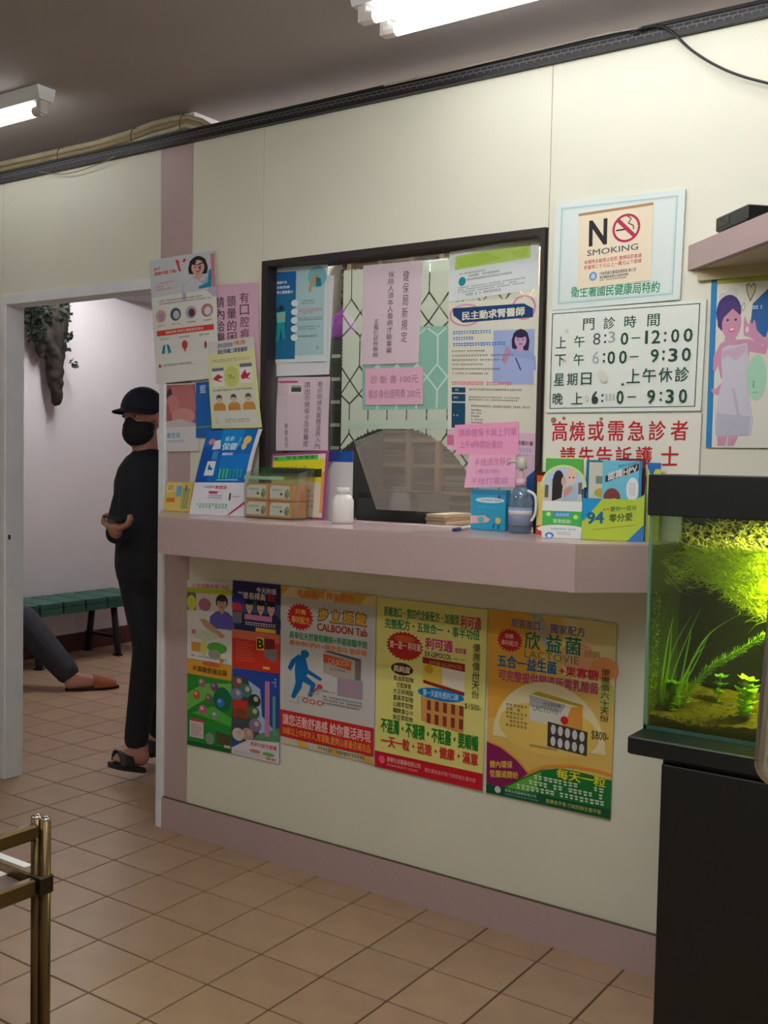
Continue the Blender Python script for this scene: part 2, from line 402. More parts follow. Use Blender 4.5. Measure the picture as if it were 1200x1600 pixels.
MB().box(-3.58, -.02, 2.461, 3.3, .1, 2.471).build('edge_bead', M_BLACKPL, tr)
MB().box(-3.58, .0, 2.502, 3.3, .03, 2.507).build('white_edge', M_WHITE, tr)

# door frame
dr = struct(empty('door_1', (-1.0, 0, 0)))
for x0, x1 in ((-1.487, -1.452), (-.556, -.522)):
    MB().bevbox(x0, -.014, 0, x1, .079, 2.004, .004).build('door_jamb', M_DOOR, dr)
MB().box(-1.452, -.014, 1.966, -.556, .079, 2.004).build('door_header', M_DOOR, dr)
MB().box(-1.4525, .002, 1.005, -1.4505, .012, 1.025).build('strike_plate', M_BLACKPL, dr)
adopt(dr)

# window: dark frame, glass with an arched speaking hole, frosted film in a lattice of cells
GY = .04
wn = struct(empty('window_1', (.45, 0, 1.14)))
fw_ = .026
for x0, x1, z0, z1 in ((WX0, WX0+fw_, WZ0, WZ1), (WX1-.012, WX1, WZ0, WZ1)):
    MB().box(x0, -.012, z0, x1, .085, z1).build('window_jamb', M_BLACKTRIM, wn)
MB().box(WX0+fw_, -.012, WZ1-.019, WX1-.012, .085, WZ1).build('window_head', M_BLACKTRIM, wn)
a, b, c = at(620, 668, GY), at(554, 688, GY), at(726, 734, GY)
def circ(p, q, r):
    ax, ay, bx, by, cx, cy = p.x, p.z, q.x, q.z, r.x, r.z
    d = 2*(ax*(by-cy)+bx*(cy-ay)+cx*(ay-by))
    ux = ((ax*ax+ay*ay)*(by-cy)+(bx*bx+by*by)*(cy-ay)+(cx*cx+cy*cy)*(ay-by))/d
    uz = ((ax*ax+ay*ay)*(cx-bx)+(bx*bx+by*by)*(ax-cx)+(cx*cx+cy*cy)*(bx-ax))/d
    return ux, uz, math.hypot(ax-ux, ay-uz)
AX, AZ, AR = circ(a, b, c)
GX0, GX1, GZ0, GZ1 = WX0+fw_, WX1-.012, 1.168, WZ1-.019
def zarch(x):
    t = AR*AR-(x-AX)**2
    return max(GZ0, AZ+math.sqrt(t)) if t > 0 else GZ0
gm = MB(); n = 60; xs = [GX0+(GX1-GX0)*i/n for i in range(n+1)]
for yy in (GY, GY+.005):
    vs = [(x, yy, GZ1) for x in xs]+[(x, yy, zarch(x)) for x in xs]
    gm.add(vs, [(i, n+1+i, n+2+i, i+1) for i in range(n)])
gm.build('window_pane', clear('window_glass', (236, 242, 238), .04), wn)
M_FROST = clear('frosted_film', (215, 220, 210), .02, .3, .68, (214, 218, 202))
fm = MB(); ca, cb, cc, ch = .0735, .044, .030, .214
FX0, FX1, FZ1 = at(534, 600, GY).x, GX1, GZ1-.03
def cell(pts):
    cx = sum(p[0] for p in pts)/len(pts); cz = sum(p[1] for p in pts)/len(pts); g = .0023
    q = []
    for x, z in pts:
        L = math.hypot(x-cx, z-cz); k = 1-g*1.5/L; q.append((cx+(x-cx)*k, cz+(z-cz)*k))
    tris = [((cx, cz), q[i], q[(i+1) % len(q)]) for i in range(len(q))]
    for _ in range(3):
        nt_ = []
        for A, B, C_ in tris:
            ab = ((A[0]+B[0])/2, (A[1]+B[1])/2); bc = ((C_[0]+B[0])/2, (C_[1]+B[1])/2); ac = ((A[0]+C_[0])/2, (A[1]+C_[1])/2)
            nt_ += [(A, ab, ac), (ab, B, bc), (ac, bc, C_), (ab, bc, ac)]
        tris = nt_
    for T in tris:
        x = sum(p[0] for p in T)/3; z = sum(p[1] for p in T)/3
        if FX0 < x < FX1 and zarch(x)+.002 < z < FZ1: fm.add([(p[0], GY-.0008, p[1]) for p in T], [(0, 1, 2)])
d0 = at(684, 590, GY)
for k in range(-3, 4):
    z = d0.z+k*ch
    for i in range(-12, 9):
        x = d0.x+(i+.5*(k % 2))*ca
        cell([(x, z+cb), (x+ca/2, z), (x, z-cb), (x-ca/2, z)])
        xm = x+ca/2
        cell([(xm, z), (xm+ca/2, z+cb), (xm+ca/2, z+ch-cb-cc), (xm, z+ch-cb), (xm-ca/2, z+ch-cb-cc), (xm-ca/2, z+cb)])
        cell([(xm, z), (xm+ca/2, z-cb), (xm, z-cb-cc), (xm-ca/2, z-cb)])
tag(fm.build('frosted_film', M_FROST, wn), 'frosted film with a clear lattice of hexagons and diamonds')
p, q = at(535, 657, GY), at(700, 664, GY)
MB().box(p.x, GY-.004, q.z-.012, q.x+.01, GY-.002, p.z).build('tape_band', clear('pale_tape', (230, 238, 232), .05, .2, .6, (226, 236, 226)), wn)
adopt(wn)

# ------------------------------------------------------------------ counter shelf with cut corners
CZ, CZ0, CD = 1.166, 1.045, -.285
out = [(-.55, -.001), (-.262, CD), (1.207, CD), (1.49, -.001)]
ct = empty('counter_shelf', (.45, -.14, CZ0)); tag(ct, 'long pink laminate counter shelf with cut corners under the window', 'counter')
ins = [(-.526, -.001), (-.252, CD+.012), (1.197, CD+.012), (1.466, -.001)]
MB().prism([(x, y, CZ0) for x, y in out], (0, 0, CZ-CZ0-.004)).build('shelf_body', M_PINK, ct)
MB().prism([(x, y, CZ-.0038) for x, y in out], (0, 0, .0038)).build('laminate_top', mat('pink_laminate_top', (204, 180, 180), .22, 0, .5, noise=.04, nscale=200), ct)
MB().box(WX0+.03, 0, CZ0+.1, WX1-.03, .1, CZ).build('sill_board', M_PINK, ct)
adopt(ct)

# ------------------------------------------------------------------ ceiling lamps
def lamp(name, x0, y, tubes, strength, label, wide=.07, L=1.22, drop=.055):
    t = empty(name, (x0+L/2, y, CEIL)); tag(t, label, 'ceiling lamp', 'fluorescent ceiling lamps')
    w = wide/2
    MB().prism([(x0, y-w, CEIL), (x0, y+w, CEIL), (x0, y+w*.75, CEIL-drop), (x0, y-w*.75, CEIL-drop)], (L, 0, 0)).build('housing', M_WHITE, t)
    em = emit(name+'_glow_%d' % len(MATS), (252, 252, 252), strength)
    for dy in tubes:
        z = CEIL-drop-.028
        MB().tube([(x0+.045, y+dy, z), (x0+L-.045, y+dy, z)], .017, 12).build('tube', em, t, True)
        for xx, sg in ((x0+.025, 1), (x0+L-.025, -1)):
            hm = MB().box(xx-.012, y+dy-.014, z-.012, xx+.012, y+dy+.014, CEIL-drop)
            hm.tube([(xx, y+dy, z), (xx+sg*.034, y+dy, z)], .0178, 10)
            hm.build('tube_holder', mat('lamp_holder', (214, 206, 200), .5), t)
    return adopt(t)
lamp('ceiling_lamp', .60, -.36, (-.05, .05), TUBE_MAIN, 'twin tube ceiling lamp glowing above the no smoking plaque wall', .2, 1.22, .055)
lamp('ceiling_lamp', .75, -1.5, (-.05, .05), TUBE_ADDED, 'added twin tube ceiling lamp, out of view in front of the counter', .2, 1.22, .03)  # unseen lamp added above the frame to light window and wall from overhead
lamp('ceiling_lamp', -.73-1.22, -.37, (0,), TUBE_MAIN, 'single tube ceiling lamp glowing above the doorway', .075, 1.22, .045)
lamp('ceiling_lamp', -1.4, -2.7, (-.05, .05), TUBE_ROOM, 'twin tube ceiling lamp over the waiting room floor, doorway end', .2, 1.22, .03)
lamp('ceiling_lamp', .9, -2.7, (-.05, .05), TUBE_ROOM, 'twin tube ceiling lamp over the waiting room floor, aquarium end', .2, 1.22, .03)
lamp('ceiling_lamp', .1, 1.3, (-.05, .05), TUBE_DESK, 'twin tube ceiling lamp in the reception behind the window', .2, 1.22, .03)
lamp('ceiling_lamp', -3.4, 1.75, (-.05, .05), TUBE_BACK, 'twin tube ceiling lamp in the back room beyond the doorway', .2, 1.22, .03)

# cables on top of the partition
cbn = empty('cable_bundle', (-1.2, .04, 2.5)); tag(cbn, 'bundle of dusty cream conduits tied along the partition top', 'cable bundle')
path = [(-60, 270), (0, 257), (50, 246), (100, 235), (150, 224), (200, 209), (240, 194), (270, 186), (292, 184), (315, 190), (335, 203), (350, 214)]
for dv, dy, r, c in ((0, .05, .012, (196, 182, 150)), (9, .04, .011, (170, 150, 116)), (17, .03, .009, (204, 194, 168))):
    MB().tube([at(u, v+dv*(1 if u < 280 else .7), dy) for u, v in path], r, 8).build('conduit', mat('conduit_%d' % dv, c, .7, noise=.15, nscale=12), cbn, True)
for u, v in ((98, 236), (213, 206), (289, 186)):
    ring = [at(u, v, .04)+Vector((0, .028*math.cos(t*math.pi/5), -.022+.036*math.sin(t*math.pi/5))) for t in range(11)]
    MB().tube(ring, .002, 5, cap=False).build('cable_tie', mat('brown_tie', (120, 84, 50), .6), cbn)
adopt(cbn)
def smooth_path(pts, k=6):
    """Catmull-Rom through the points."""
    P = [pts[0]]+list(pts)+[pts[-1]]; o = []
    for i in range(1, len(P)-2):
        for j in range(k):
            t = j/k; a, b, c, d = P[i-1], P[i], P[i+1], P[i+2]
            o.append(.5*((2*b)+(c-a)*t+(2*a-5*b+4*c-d)*t*t+(3*b-a-3*c+d)*t**3))
    return o+[P[-2]]
cb = MB().tube(smooth_path([at(u, v, -.03) for u, v in ((985, 52), (1005, 44), (1030, 41), (1050, 50), (1080, 78), (1120, 103), (1165, 121), (1230, 137))]), .0035, 7)
tag(cb.build('hanging_cable', M_BLACKPL, None, True), 'black cable sagging from the dark strip towards the corner shelf', 'cable')
cb = MB().tube(smooth_path([at(u, v, -.026) for u, v in ((600, 134), (680, 116), (760, 97), (850, 76), (930, 57), (985, 46), (1010, 44))]), .003, 6)
tag(cb.build('thin_cable', mat('pale_cable', (188, 178, 172), .6), None, True), 'thin pale cable running along the top of the dark strip', 'cable')
cb = MB().tube(smooth_path([at(u, v, -.026) for u, v in ((60, 268), (95, 272), (120, 268), (155, 256), (180, 244))]), .0018, 6)
tag(cb.build('loose_wire', mat('grey_wire', (150, 138, 122), .6), None, True), 'thin loose wire drooping below the dark strip above the doorway', 'wire')
# ------------------------------------------------------------------ plaques on the wall
W_, K_ = (236, 238, 236), (40, 36, 38)
GRN, RED, NAVY = (24, 74, 58), (190, 36, 44), (24, 62, 120)
# no smoking plaque
s = Sheet(wallq([(868, 318), (1071, 295), (1062, 468), (862, 485)], -.010), (222, 234, 230), t=.006)
c = (178, 206, 206); s.frame(.05, .05, .95, .95, .012, .016, c); s.frame(.07, .075, .93, .925, .003, .004, (200, 220, 220))
np_ = s.build('no_smoking_plaque', 'white plastic no smoking plaque with green lettering above the hours board', 'plaque')
s2 = Sheet(wallq([(904, 334), (1021, 316), (1017, 438), (902, 452)], -.0115), (238, 224, 196), t=.0008)
s2.rect(0, 0, 1, .035, (176, 134, 90))
s2.text('N', .15, .11, .4, .46, (34, 26, 38), .03)
s2.ring(.655, .28, .185, .185, .17, (186, 34, 84)); s2.line([(.54, .16), (.77, .4)], .05, (186, 34, 84))
s2.rect(.52, .285, .64, .305, (30, 26, 30)); s2.line([(.66, .12), (.72, .17), (.68, .22), (.75, .26), (.75, .31)], .016, (90, 90, 84))
s2.text('SMOKING', .13, .5, .82, .58, (96, 96, 100), .012)
s2.text('本場所全面禁止吸菸 違規吸菸者處', .09, .63, .87, .685, (204, 74, 84)); s2.text('新臺幣二千元以上一萬元以下罰鍰', .09, .70, .87, .755, (204, 74, 84))
s2.oval(.22, .855, .055, .06, (120, 160, 210)); s2.oval(.22, .855, .03, .035, (190, 210, 232))
s2.text('行政院衛生署國民健康局 關心您', .31, .81, .8, .855, (70, 74, 110)); s2.text('衛生署國民健康局 菸害申訴專線', .31, .865, .7, .9, (70, 74, 110)); s2.fine(.31, .91, .68, .93, (110, 110, 130), 16)
s2.build('no_smoking_sticker', 'beige no smoking sticker with a red crossed ring on the white plaque', 'sticker')
s = Sheet(wallq([(890, 446), (1035, 436), (1033, 458), (889, 467)], -.0103), (222, 234, 230), t=.0001)
s.text('衛生署國民健康局特約', .02, .1, .98, .95, (30, 150, 104), .02)
tag(s.txt.build('printed_lettering', [ink(k) for k in s.mt], np_), kind='stuff')
# opening hours board
s = Sheet(wallq([(858, 485.5), (1104, 467.5), (1095, 641.5), (853.5, 644.5)], -.008), (232, 238, 230), t=.006)
s.frame(.022, .03, .965, .965, .006, .008, GRN)
for t, u in zip('門診時間', (.235, .37, .505, .65)): s.text(t, u, .10, u+.075, .215, GRN, .012)
s.text('上', .055, .26, .125, .375, GRN, .01); s.text('午', .18, .26, .25, .375, GRN, .01)
s.text('8', .305, .245, .355, .36, (86, 92, 106), .004); s.text(':', .378, .26, .392, .35, GRN, .02); s.text('3', .405, .24, .45, .345, (150, 170, 166))
s.text('0', .485, .255, .535, .375, GRN, .02); s.rect(.555, .308, .61, .318, GRN)
for t, u0, u1 in (('1', .64, .658), ('2', .68, .735), ('0', .8, .85), ('0', .875, .93)): s.text(t, u0, .25, u1, .375, GRN, .02)
s.text(':', .757, .27, .772, .365, GRN, .02)
s.text('下', .05, .435, .125, .55, GRN, .01); s.text('午', .18, .435, .25, .55, GRN, .01)
s.text('6', .305, .42, .35, .54, (160, 184, 184), .004); s.text(':', .375, .44, .39, .53, GRN, .02)
for t, u0, u1 in (('0', .405, .455), ('0', .48, .53), ('9', .68, .73), ('3', .79, .845), ('0', .87, .925)): s.text(t, u0, .425, u1, .55, GRN, .02)
s.rect(.55, .482, .605, .492, GRN); s.text(':', .752, .44, .767, .53, GRN, .02)
for t, u in zip('星期日', (.05, .14, .235)): s.text(t, u, .62, u+.07, .74, GRN, .008)
s.oval(.51, .745, .009, .012, GRN)
for t, u in zip('上午休診', (.535, .635, .735, .835)): s.text(t, u, .6+.0, u+.085, .735, GRN, .01)
s.text('晚', .045, .81, .115, .925, GRN, .008); s.text('上', .175, .81, .25, .925, GRN, .008)
s.text('6', .31, .80, .355, .925, GRN, .016); s.rect(.318, .855, .345, .92, (46, 52, 66)); s.text(':', .375, .83, .39, .91, GRN, .02)
s.fine(.4, .83, .47, .9, (190, 200, 192), 3, 3)
for t, u0, u1 in (('0', .475, .52), ('9', .67, .72), ('3', .785, .835), ('0', .865, .915)): s.text(t, u0, .80, u1, .93, GRN, .02)
s.rect(.545, .858, .6, .868, GRN); s.text(':', .748, .82, .763, .91, GRN, .02)
for u, v, r, k in ((.13, .21, .012, (222, 214, 196)), (.12, .5, .010, (214, 202, 182)), (.37, .64, .03, (224, 224, 210)), (.39, .69, .025, (222, 222, 208)), (.28, .87, .018, (222, 216, 204)), (.13, .955, .007, (212, 182, 170))): s.oval(u, v, r, r*1.4, k, n=9)
s.build('opening_hours_board', 'white opening hours board with dark green lettering and a thin green frame', 'sign board')
# fever notice board below it
s = Sheet(wallq([(852, 647.5), (1096.5, 646), (1088, 800), (849, 800)], -.008), (234, 232, 220), t=.006)
for t, u in zip('高燒或需急診者', (.05, .17, .295, .425, .555, .685, .82)): s.text(t, u, .07, u+.105, .275, RED, .022)
for t, u in zip('請先告訴護士', (.11, .235, .355, .48, .61, .77)): s.text(t, u, .33, u+.105, .53, RED, .022)
for u, v, r in ((.13, .04, .012), (.06, .06, .02), (.38, .05, .012)): s.oval(u, v, r, r*1.5, (150, 130, 96), n=9)
s.build('fever_notice_board', 'cream notice board with large red lettering below the opening hours board', 'sign board')

# ------------------------------------------------------------------ sheets beside the doorway
HK = (38, 30, 36)
s = Sheet(wallq([(233.5, 407.7), (336.5, 391.2), (342, 590), (244.4, 600)], -.014), (228, 230, 224), bend=lambda u, v: .006*math.sin(u*3)*(1-v))
s.rect(0, 0, 1, .3, (206, 208, 216)); s.poly([(.42, .03), (.58, .03), (.57, .055), (.47, .055), (.5, .125), (.47, .125)], (214, 52, 50))
s.person(.75, .105, .11, HK, (216, 168, 156), (186, 180, 206), .5, 1.2); s.poly([(.75, .285), (.93, .28), (.96, .13), (.9, .15), (.88, .24), (.75, .265)], (30, 150, 180)); s.poly([(.93, .02), (.99, .02), (.99, .28), (.95, .28)], (206, 130, 140))
s.text('您今', .07, .065, .17, .09, (222, 84, 76), .03); s.text('流感中獎了嗎?', .07, .1, .43, .13, (222, 84, 76), .03)
s.fine(.07, .185, .42, .26, (222, 150, 146), 14, 3, .5, ragged=.3); s.fine(.13, .33, .92, .375, (120, 120, 120), 34, 2, .5, ragged=.2)
for u, k1, k2 in ((.14, (150, 60, 70), (190, 150, 170)), (.38, (70, 90, 120), (200, 190, 190)), (.62, (180, 180, 200), (110, 50, 60)), (.86, (190, 120, 120), (210, 220, 226))):
    s.oval(u, .46, .085, .052, k1 if u > .3 else (206, 170, 170)); s.oval(u+.01, .465, .05, .034, k2); s.fine(u-.06, .53, u+.07, .545, (120, 120, 120), 5)
s.rect(.06, .575, .95, .618, (214, 60, 48)); s.text('流感病毒 容易引發嚴重併發症', .2, .585, .8, .608, (240, 214, 204), .02)
for u in (.2, .5, .82): s.fine(u-.09, .64, u+.09, .655, (130, 130, 130), 7)
for d in (-1, 1): s.poly([(.2+d*.01, .69), (.2+d*.05, .7), (.2+d*.08, .76), (.2+d*.03, .765)], (30, 140, 170))
s.oval(.5, .71, .045, .035, (206, 66, 60)); s.rect(.488, .73, .51, .765, (206, 66, 60)); s.oval(.82, .73, .02, .03, (170, 50, 90))
s.oval(.08, .86, .022, .014, (214, 60, 60)); s.fine(.14, .85, .6, .87, (150, 150, 150), 18)
s.build('flu_poster', 'white flu leaflet with a dark haired woman, hanging over the door jamb', 'poster')
s = Sheet(wallq([(332, 446), (402.7, 441), (406, 588), (335, 594)], -.006), (226, 184, 206))
for t, u in (('有口腔痕', .6), ('頭暈的困', .32), ('請內洽醫', .06)): s.column(t, u, .09 if u > .5 else .12, u+.2, .6 if u > .5 else .63, (104, 72, 96), .01)
s.build('pink_notice', 'pink notice with three columns of handwriting beside the window frame', 'notice')
s = Sheet(wallq([(404, 560), (411, 559), (412, 668), (405, 669)], -.0045), (226, 222, 196)); s.fine(.3, .2, .9, .9, (150, 170, 130), 1, 8)
s.build('cream_card', 'narrow cream card edge showing beside the window frame', 'card')
s = Sheet(wallq([(253.7, 600.6), (306, 598), (311, 704.6), (255, 706)], -.006), (222, 218, 220))
s.rect(.02, .02, .98, .6, (170, 96, 104)); s.oval(.3, .2, .2, .14, (70, 50, 56)); s.poly([(.25, .05), (.9, .02), (.98, .4), (.6, .5), (.35, .3)], (196, 120, 124)); s.oval(.3, .3, .2, .14, (206, 136, 136)); s.oval(.6, .48, .34, .12, (214, 150, 146)); s.oval(.12, .42, .1, .14, (176, 100, 108))
s.poly([(.02, .56), (.5, .52), (.98, .6), (.98, .64), (.02, .64)], (206, 196, 200))
s.text('新生兒', .12, .72, .5, .8, (90, 160, 200), .03); s.fine(.1, .83, .6, .87, (150, 170, 190), 12, 1)
s.build('baby_poster', 'faded poster of a parent bending over a newborn, beside the door jamb', 'poster')
s = Sheet(wallq([(306, 598), (347, 594), (347, 680), (306, 684)], -.007), (30, 104, 184))
s.text('藍', .15, .05, .4, .2, (190, 214, 236), .02); s.fine(.6, .28, .95, .5, (170, 204, 236), 2, 2, .5); s.rect(0, .8, 1, .83, (110, 160, 90))
s.build('blue_poster', 'deep blue poster half hidden behind the yellow cartoon sheet', 'poster')
s = Sheet(wallq([(324.5, 535), (396.6, 525.5), (409.6, 668), (331.5, 669.5)], -.016), (226, 228, 170), bend=lambda u, v: .004*math.sin(3*v))
s.rect(0, 0, 1, .13, (216, 216, 214)); s.text('您有這些症狀', .22, .03, .55, .085, (70, 90, 140), .03); s.text('嗎請', .58, .02, .82, .075, (216, 130, 70), .03); s.text('請記得戴口罩看醫師', .21, .1, .85, .155, (74, 84, 130), .03)
s.fine(.1, .21, .9, .25, (196, 120, 110), 26, 2, .5)
s.rect(.07, .33, .33, .52, W_); s.rect(.66, .31, .92, .5, W_); s.oval(.49, .42, .15, .12, (206, 216, 120))
s.poly([(.09, .43), (.2, .38), (.32, .42), (.2, .44), (.3, .48), (.14, .45)], (196, 50, 60)); s.poly([(.68, .42), (.78, .35), (.8, .4), (.9, .39), (.82, .44), (.9, .47), (.78, .45), (.7, .46)], (200, 50, 60))
s.rect(.08, .31, .33, .345, (110, 120, 150)); s.rect(.67, .285, .92, .325, (110, 120, 150)); s.fine(.43, .395, .56, .45, (120, 130, 80), 4, 2)
s.rect(.06, .55, .94, .97, (224, 226, 214)); s.fine(.08, .555, .9, .58, (90, 110, 90), 18)
for u in (.2, .5, .8): s.person(u, .66, .055, (90, 84, 84), (226, 196, 170), (206, 150, 70), .55)
s.fine(.3, .89, .78, .94, (150, 110, 110), 14, 2, .5); s.ring(.13, .92, .035, .025, .2, (206, 150, 150))
s.build('cartoon_leaflet', 'pale yellow health leaflet with cartoon faces beside the window frame', 'leaflet')

# ------------------------------------------------------------------ sheets on the window glass
GP = GY-.006
s = Sheet(wallq([(430, 424), (521, 430.6), (514, 584.7), (432.8, 588)], GP+.003), (228, 230, 236), bend=lambda u, v: .003*math.sin(2+4*u))
s.build('white_sheet', 'blank white sheet showing behind the blue staff leaflet on the glass', 'paper')
s = Sheet(wallq([(426.7, 419.6), (512, 413), (510, 564.6), (424, 567)], GP), (222, 232, 236))
s.rect(.05, .045, .435, .965, (28, 112, 156)); s.rect(.05, .045, .435, .28, (24, 104, 170)); s.rect(.435, .03, .95, .93, (178, 212, 216)); s.oval(.82, .12, .17, .11, (124, 194, 208))
s.poly([(.06, .42), (.22, .4), (.27, .55), (.26, .74), (.06, .78)], (16, 84, 128))
s.text('醫護不是', .08, .14, .27, .17, W_, .03); s.text('出氣筒請', .08, .19, .32, .22, W_, .03); s.text('停止醫療暴力', .08, .24, .38, .275, W_, .03)
s.oval(.17, .42, .035, .025, HK); s.poly([(.08, .47), (.25, .46), (.25, .58), (.1, .59)], (120, 206, 186)); s.poly([(.1, .58), (.24, .57), (.26, .75), (.2, .75), (.17, .63), (.14, .77), (.08, .77)], (30, 160, 160)); s.line([(.1, .53), (.25, .54)], .02, (206, 160, 140))
s.poly([(.76, .08), (.84, .1), (.87, .17), (.74, .2), (.72, .27), (.66, .27), (.69, .19)], (196, 164, 120)); s.poly([(.8, .12), (.88, .14), (.9, .22), (.8, .22)], (40, 130, 150))
for v in (.38, .47, .56, .65, .74): s.oval(.42, v, .065, .036, (226, 240, 246))
s.fine(.55, .35, .78, .4, (90, 110, 116), 8, 2, .5); s.fine(.48, .44, .92, .5, (222, 110, 120), 16, 3, .6, ragged=.4); s.fine(.48, .53, .92, .57, (70, 100, 106), 16, 2, .6); s.fine(.48, .62, .88, .67, (90, 116, 120), 16, 2, .5, ragged=.4); s.fine(.48, .72, .84, .745, (80, 106, 110), 14, 1)
s.oval(.84, .85, .025, .022, (150, 186, 196))
s.build('staff_leaflet', 'blue and teal leaflet with numbered steps and a nurse figure on the glass', 'leaflet')
s = Sheet(wallq([(434.5, 590), (515.5, 588.5), (513, 704), (431.5, 704)], GP-.001), (222, 204, 216), bend=lambda u, v: .004*math.sin(6*u+3*v))
s.rect(.02, .05, .4, .075, (206, 60, 130)); s.rect(.04, .09, .48, .23, (234, 222, 226)); s.rect(.28, .11, .46, .2, (70, 84, 60)); s.rect(.28, .11, .46, .14, (160, 170, 160)); s.fine(.05, .1, .24, .24, (200, 150, 170), 5, 5, .5)
s.column('看診前請先量體溫再入內', .76, .06, .86, .98, (120, 96, 116)); s.column('請出示健保卡及就醫證', .52, .06, .62, .95, (120, 96, 116)); s.column('謝謝合作', .16, .62, .22, .97, (130, 106, 124))
s.build('pink_letter', 'creased pale pink letter with columns of handwriting low on the glass', 'notice')
s = Sheet(wallq([(567.8, 415), (660, 406.5), (654, 567), (564, 570)], GP), (226, 206, 216))
s.column('健保局新規定', .69, .08, .79, .8, (84, 70, 88)); s.column('保險人須本人看病才能拿藥', .44, .08, .54, .9, (84, 70, 88)); s.column('王寬仁診所敬啟', .21, .55, .3, .93, (84, 70, 88))
s.build('pink_rule_notice', 'large pale pink notice with three handwritten columns in the middle of the glass', 'notice')
s = Sheet(wallq([(570.7, 576), (661, 573), (661, 632), (570, 633)], GP), (232, 182, 204))
s.text('診 斷 書 100元', .1, .2, .92, .42, (160, 110, 140)); s.text('看診身份證明費 200元', .06, .58, .96, .82, (160, 110, 140))
s.build('pink_fee_card', 'small pink fee card taped below the large pink notice', 'notice')
s = Sheet(wallq([(702.5, 394), (842.5, 369), (840.6, 451), (701, 472)], GP), (222, 228, 228))
s.rect(.07, .1, .91, .38, (184, 214, 106)); s.poly([(.1, .16), (.4, .12), (.6, .3), (.3, .36), (.12, .34)], (172, 208, 84)); s.poly([(.7, .2), (.88, .16), (.88, .34), (.74, .34)], (176, 204, 90))
s.oval(.155, .63, .042, .09, (16, 140, 150)); s.fine(.12, .46, .42, .5, (120, 130, 130), 16); s.fine(.21, .52, .6, .57, (110, 120, 124), 20); s.fine(.21, .59, .76, .64, (110, 120, 124), 28, ragged=.2)
s.fine(.11, .73, .86, .87, (110, 118, 124), 34, 3, .5, ragged=.2); s.fine(.2, .88, .6, .94, (120, 126, 130), 18, 1)
s.build('green_band_sheet', 'white sheet with a bright green band, top corner of the glass', 'notice')
s = Sheet(wallq([(700.6, 473), (841, 464), (836, 712), (699, 702)], GP+.001), (226, 224, 208))
s.ring(.2, .09, .19, .075, .14, (226, 150, 180)); s.ring(.85, .06, .13, .08, .16, (222, 140, 170)); s.poly([(.05, .04), (.85, .035), (.95, .07), (.95, .125), (.17, .14), (.06, .09)], (14, 62, 112))
s.text('民主動求腎醫師', .16, .06, .86, .12, (232, 228, 206), .04, -.012)
s.rect(.52, .2, .97, .54, (160, 180, 222)); s.person(.82, .26, .075, (44, 36, 66), (196, 160, 196), (150, 170, 216), .58, 1.7); s.poly([(.6, .45), (.68, .36), (.97, .4), (.97, .55), (.58, .55)], (164, 180, 224)); s.poly([(.62, .4), (.67, .3), (.72, .34), (.66, .42)], (190, 140, 170)); s.line([(.77, .38), (.83, .46)], .012, (50, 60, 110))
s.fine(.06, .195, .53, .22, (74, 130, 200), 15, 1, .95); s.fine(.06, .235, .3, .26, (74, 130, 200), 8, 1, .95); s.fine(.06, .275, .66, .3, (74, 130, 200), 19, 1, .95)
for i, w in enumerate((.38, .7, .6, .36, .56, .44)): s.fine(.05, .325+.03*i, .05+w, .338+.03*i, (120, 118, 112), 22)
s.fine(.05, .535, .74, .56, (226, 110, 140), 24, 1, .95)
for v0, v1 in ((.575, .61), (.62, .67), (.68, .85)): s.rect(.05, v0, .21, v1, (18, 72, 104)); s.fine(.07, (v0+v1)/2-.008, .13, (v0+v1)/2+.008, (190, 214, 220), 3)
s.fine(.25, .58, .85, .595, (120, 116, 110), 26); s.fine(.25, .63, .93, .665, (120, 116, 110), 32, 2, .5, ragged=.3); s.fine(.28, .69, .94, .705, (120, 116, 110), 32); s.fine(.28, .715, .42, .84, (120, 116, 110), 7, 6, .5, ragged=.4)
s.rect(0, .86, 1, 1, (226, 190, 208)); s.rect(0, .9, .08, .97, (226, 110, 156)); s.text('照護計畫', .8, .91, .98, .94, (80, 70, 90), .03); s.fine(.8, .955, .97, .985, (150, 160, 210), 5, 2)
s.build('kidney_poster', 'cream clinic poster with a navy heading and a doctor in pale blue, on the glass', 'poster')
s = Sheet(wallq([(806, 712), (836, 712), (834, 824), (800, 824)], GP+.002), (216, 190, 206))
s.rect(0, .55, 1, 1, (60, 110, 170)); s.poly([(.6, .3), (1, .2), (1, .7), (.6, .75)], (36, 84, 150)); s.oval(.4, .62, .2, .1, (206, 160, 160)); s.oval(.75, .66, .18, .09, (206, 160, 160))
s.build('pink_blue_sheet', 'pink and blue printed sheet on the glass behind the pump bottle', 'poster')
s = Sheet(wallq([(710.7, 664), (810.7, 658.7), (810, 710.7), (712, 710)], GP-.003), (246, 168, 204))
s.text('請將健保卡與上列單', .06, .16, .97, .42, (196, 110, 160), .0, .02); s.text('上午8時開始看診', .07, .55, .76, .8, (196, 110, 160), 0, .02)
s.build('pink_note', 'wide pink note with two handwritten lines stuck over the clinic poster', 'note')
s = Sheet(wallq([(733, 710), (806, 710.7), (804.7, 761), (725, 762)], GP-.004), (248, 184, 214))
s.text('手機請改靜音', .14, .1, .92, .34, (206, 120, 166), 0, -.03); s.text('(看診時)', .2, .44, .68, .6, (206, 120, 166)); s.text('不接打電話', .12, .7, .86, .9, (206, 120, 166), 0, -.02)
s.build('pink_memo', 'lower pink note with three handwritten lines above the teal leaflet box', 'note')
s = Sheet(wallq([(566, 512), (702, 509), (702, 639), (566, 641)], GY-.0022), (142, 194, 176))
def tq(cx, cy): return ((500+cx/5.159-566)/136, (390+cy/5.161-511)/129)
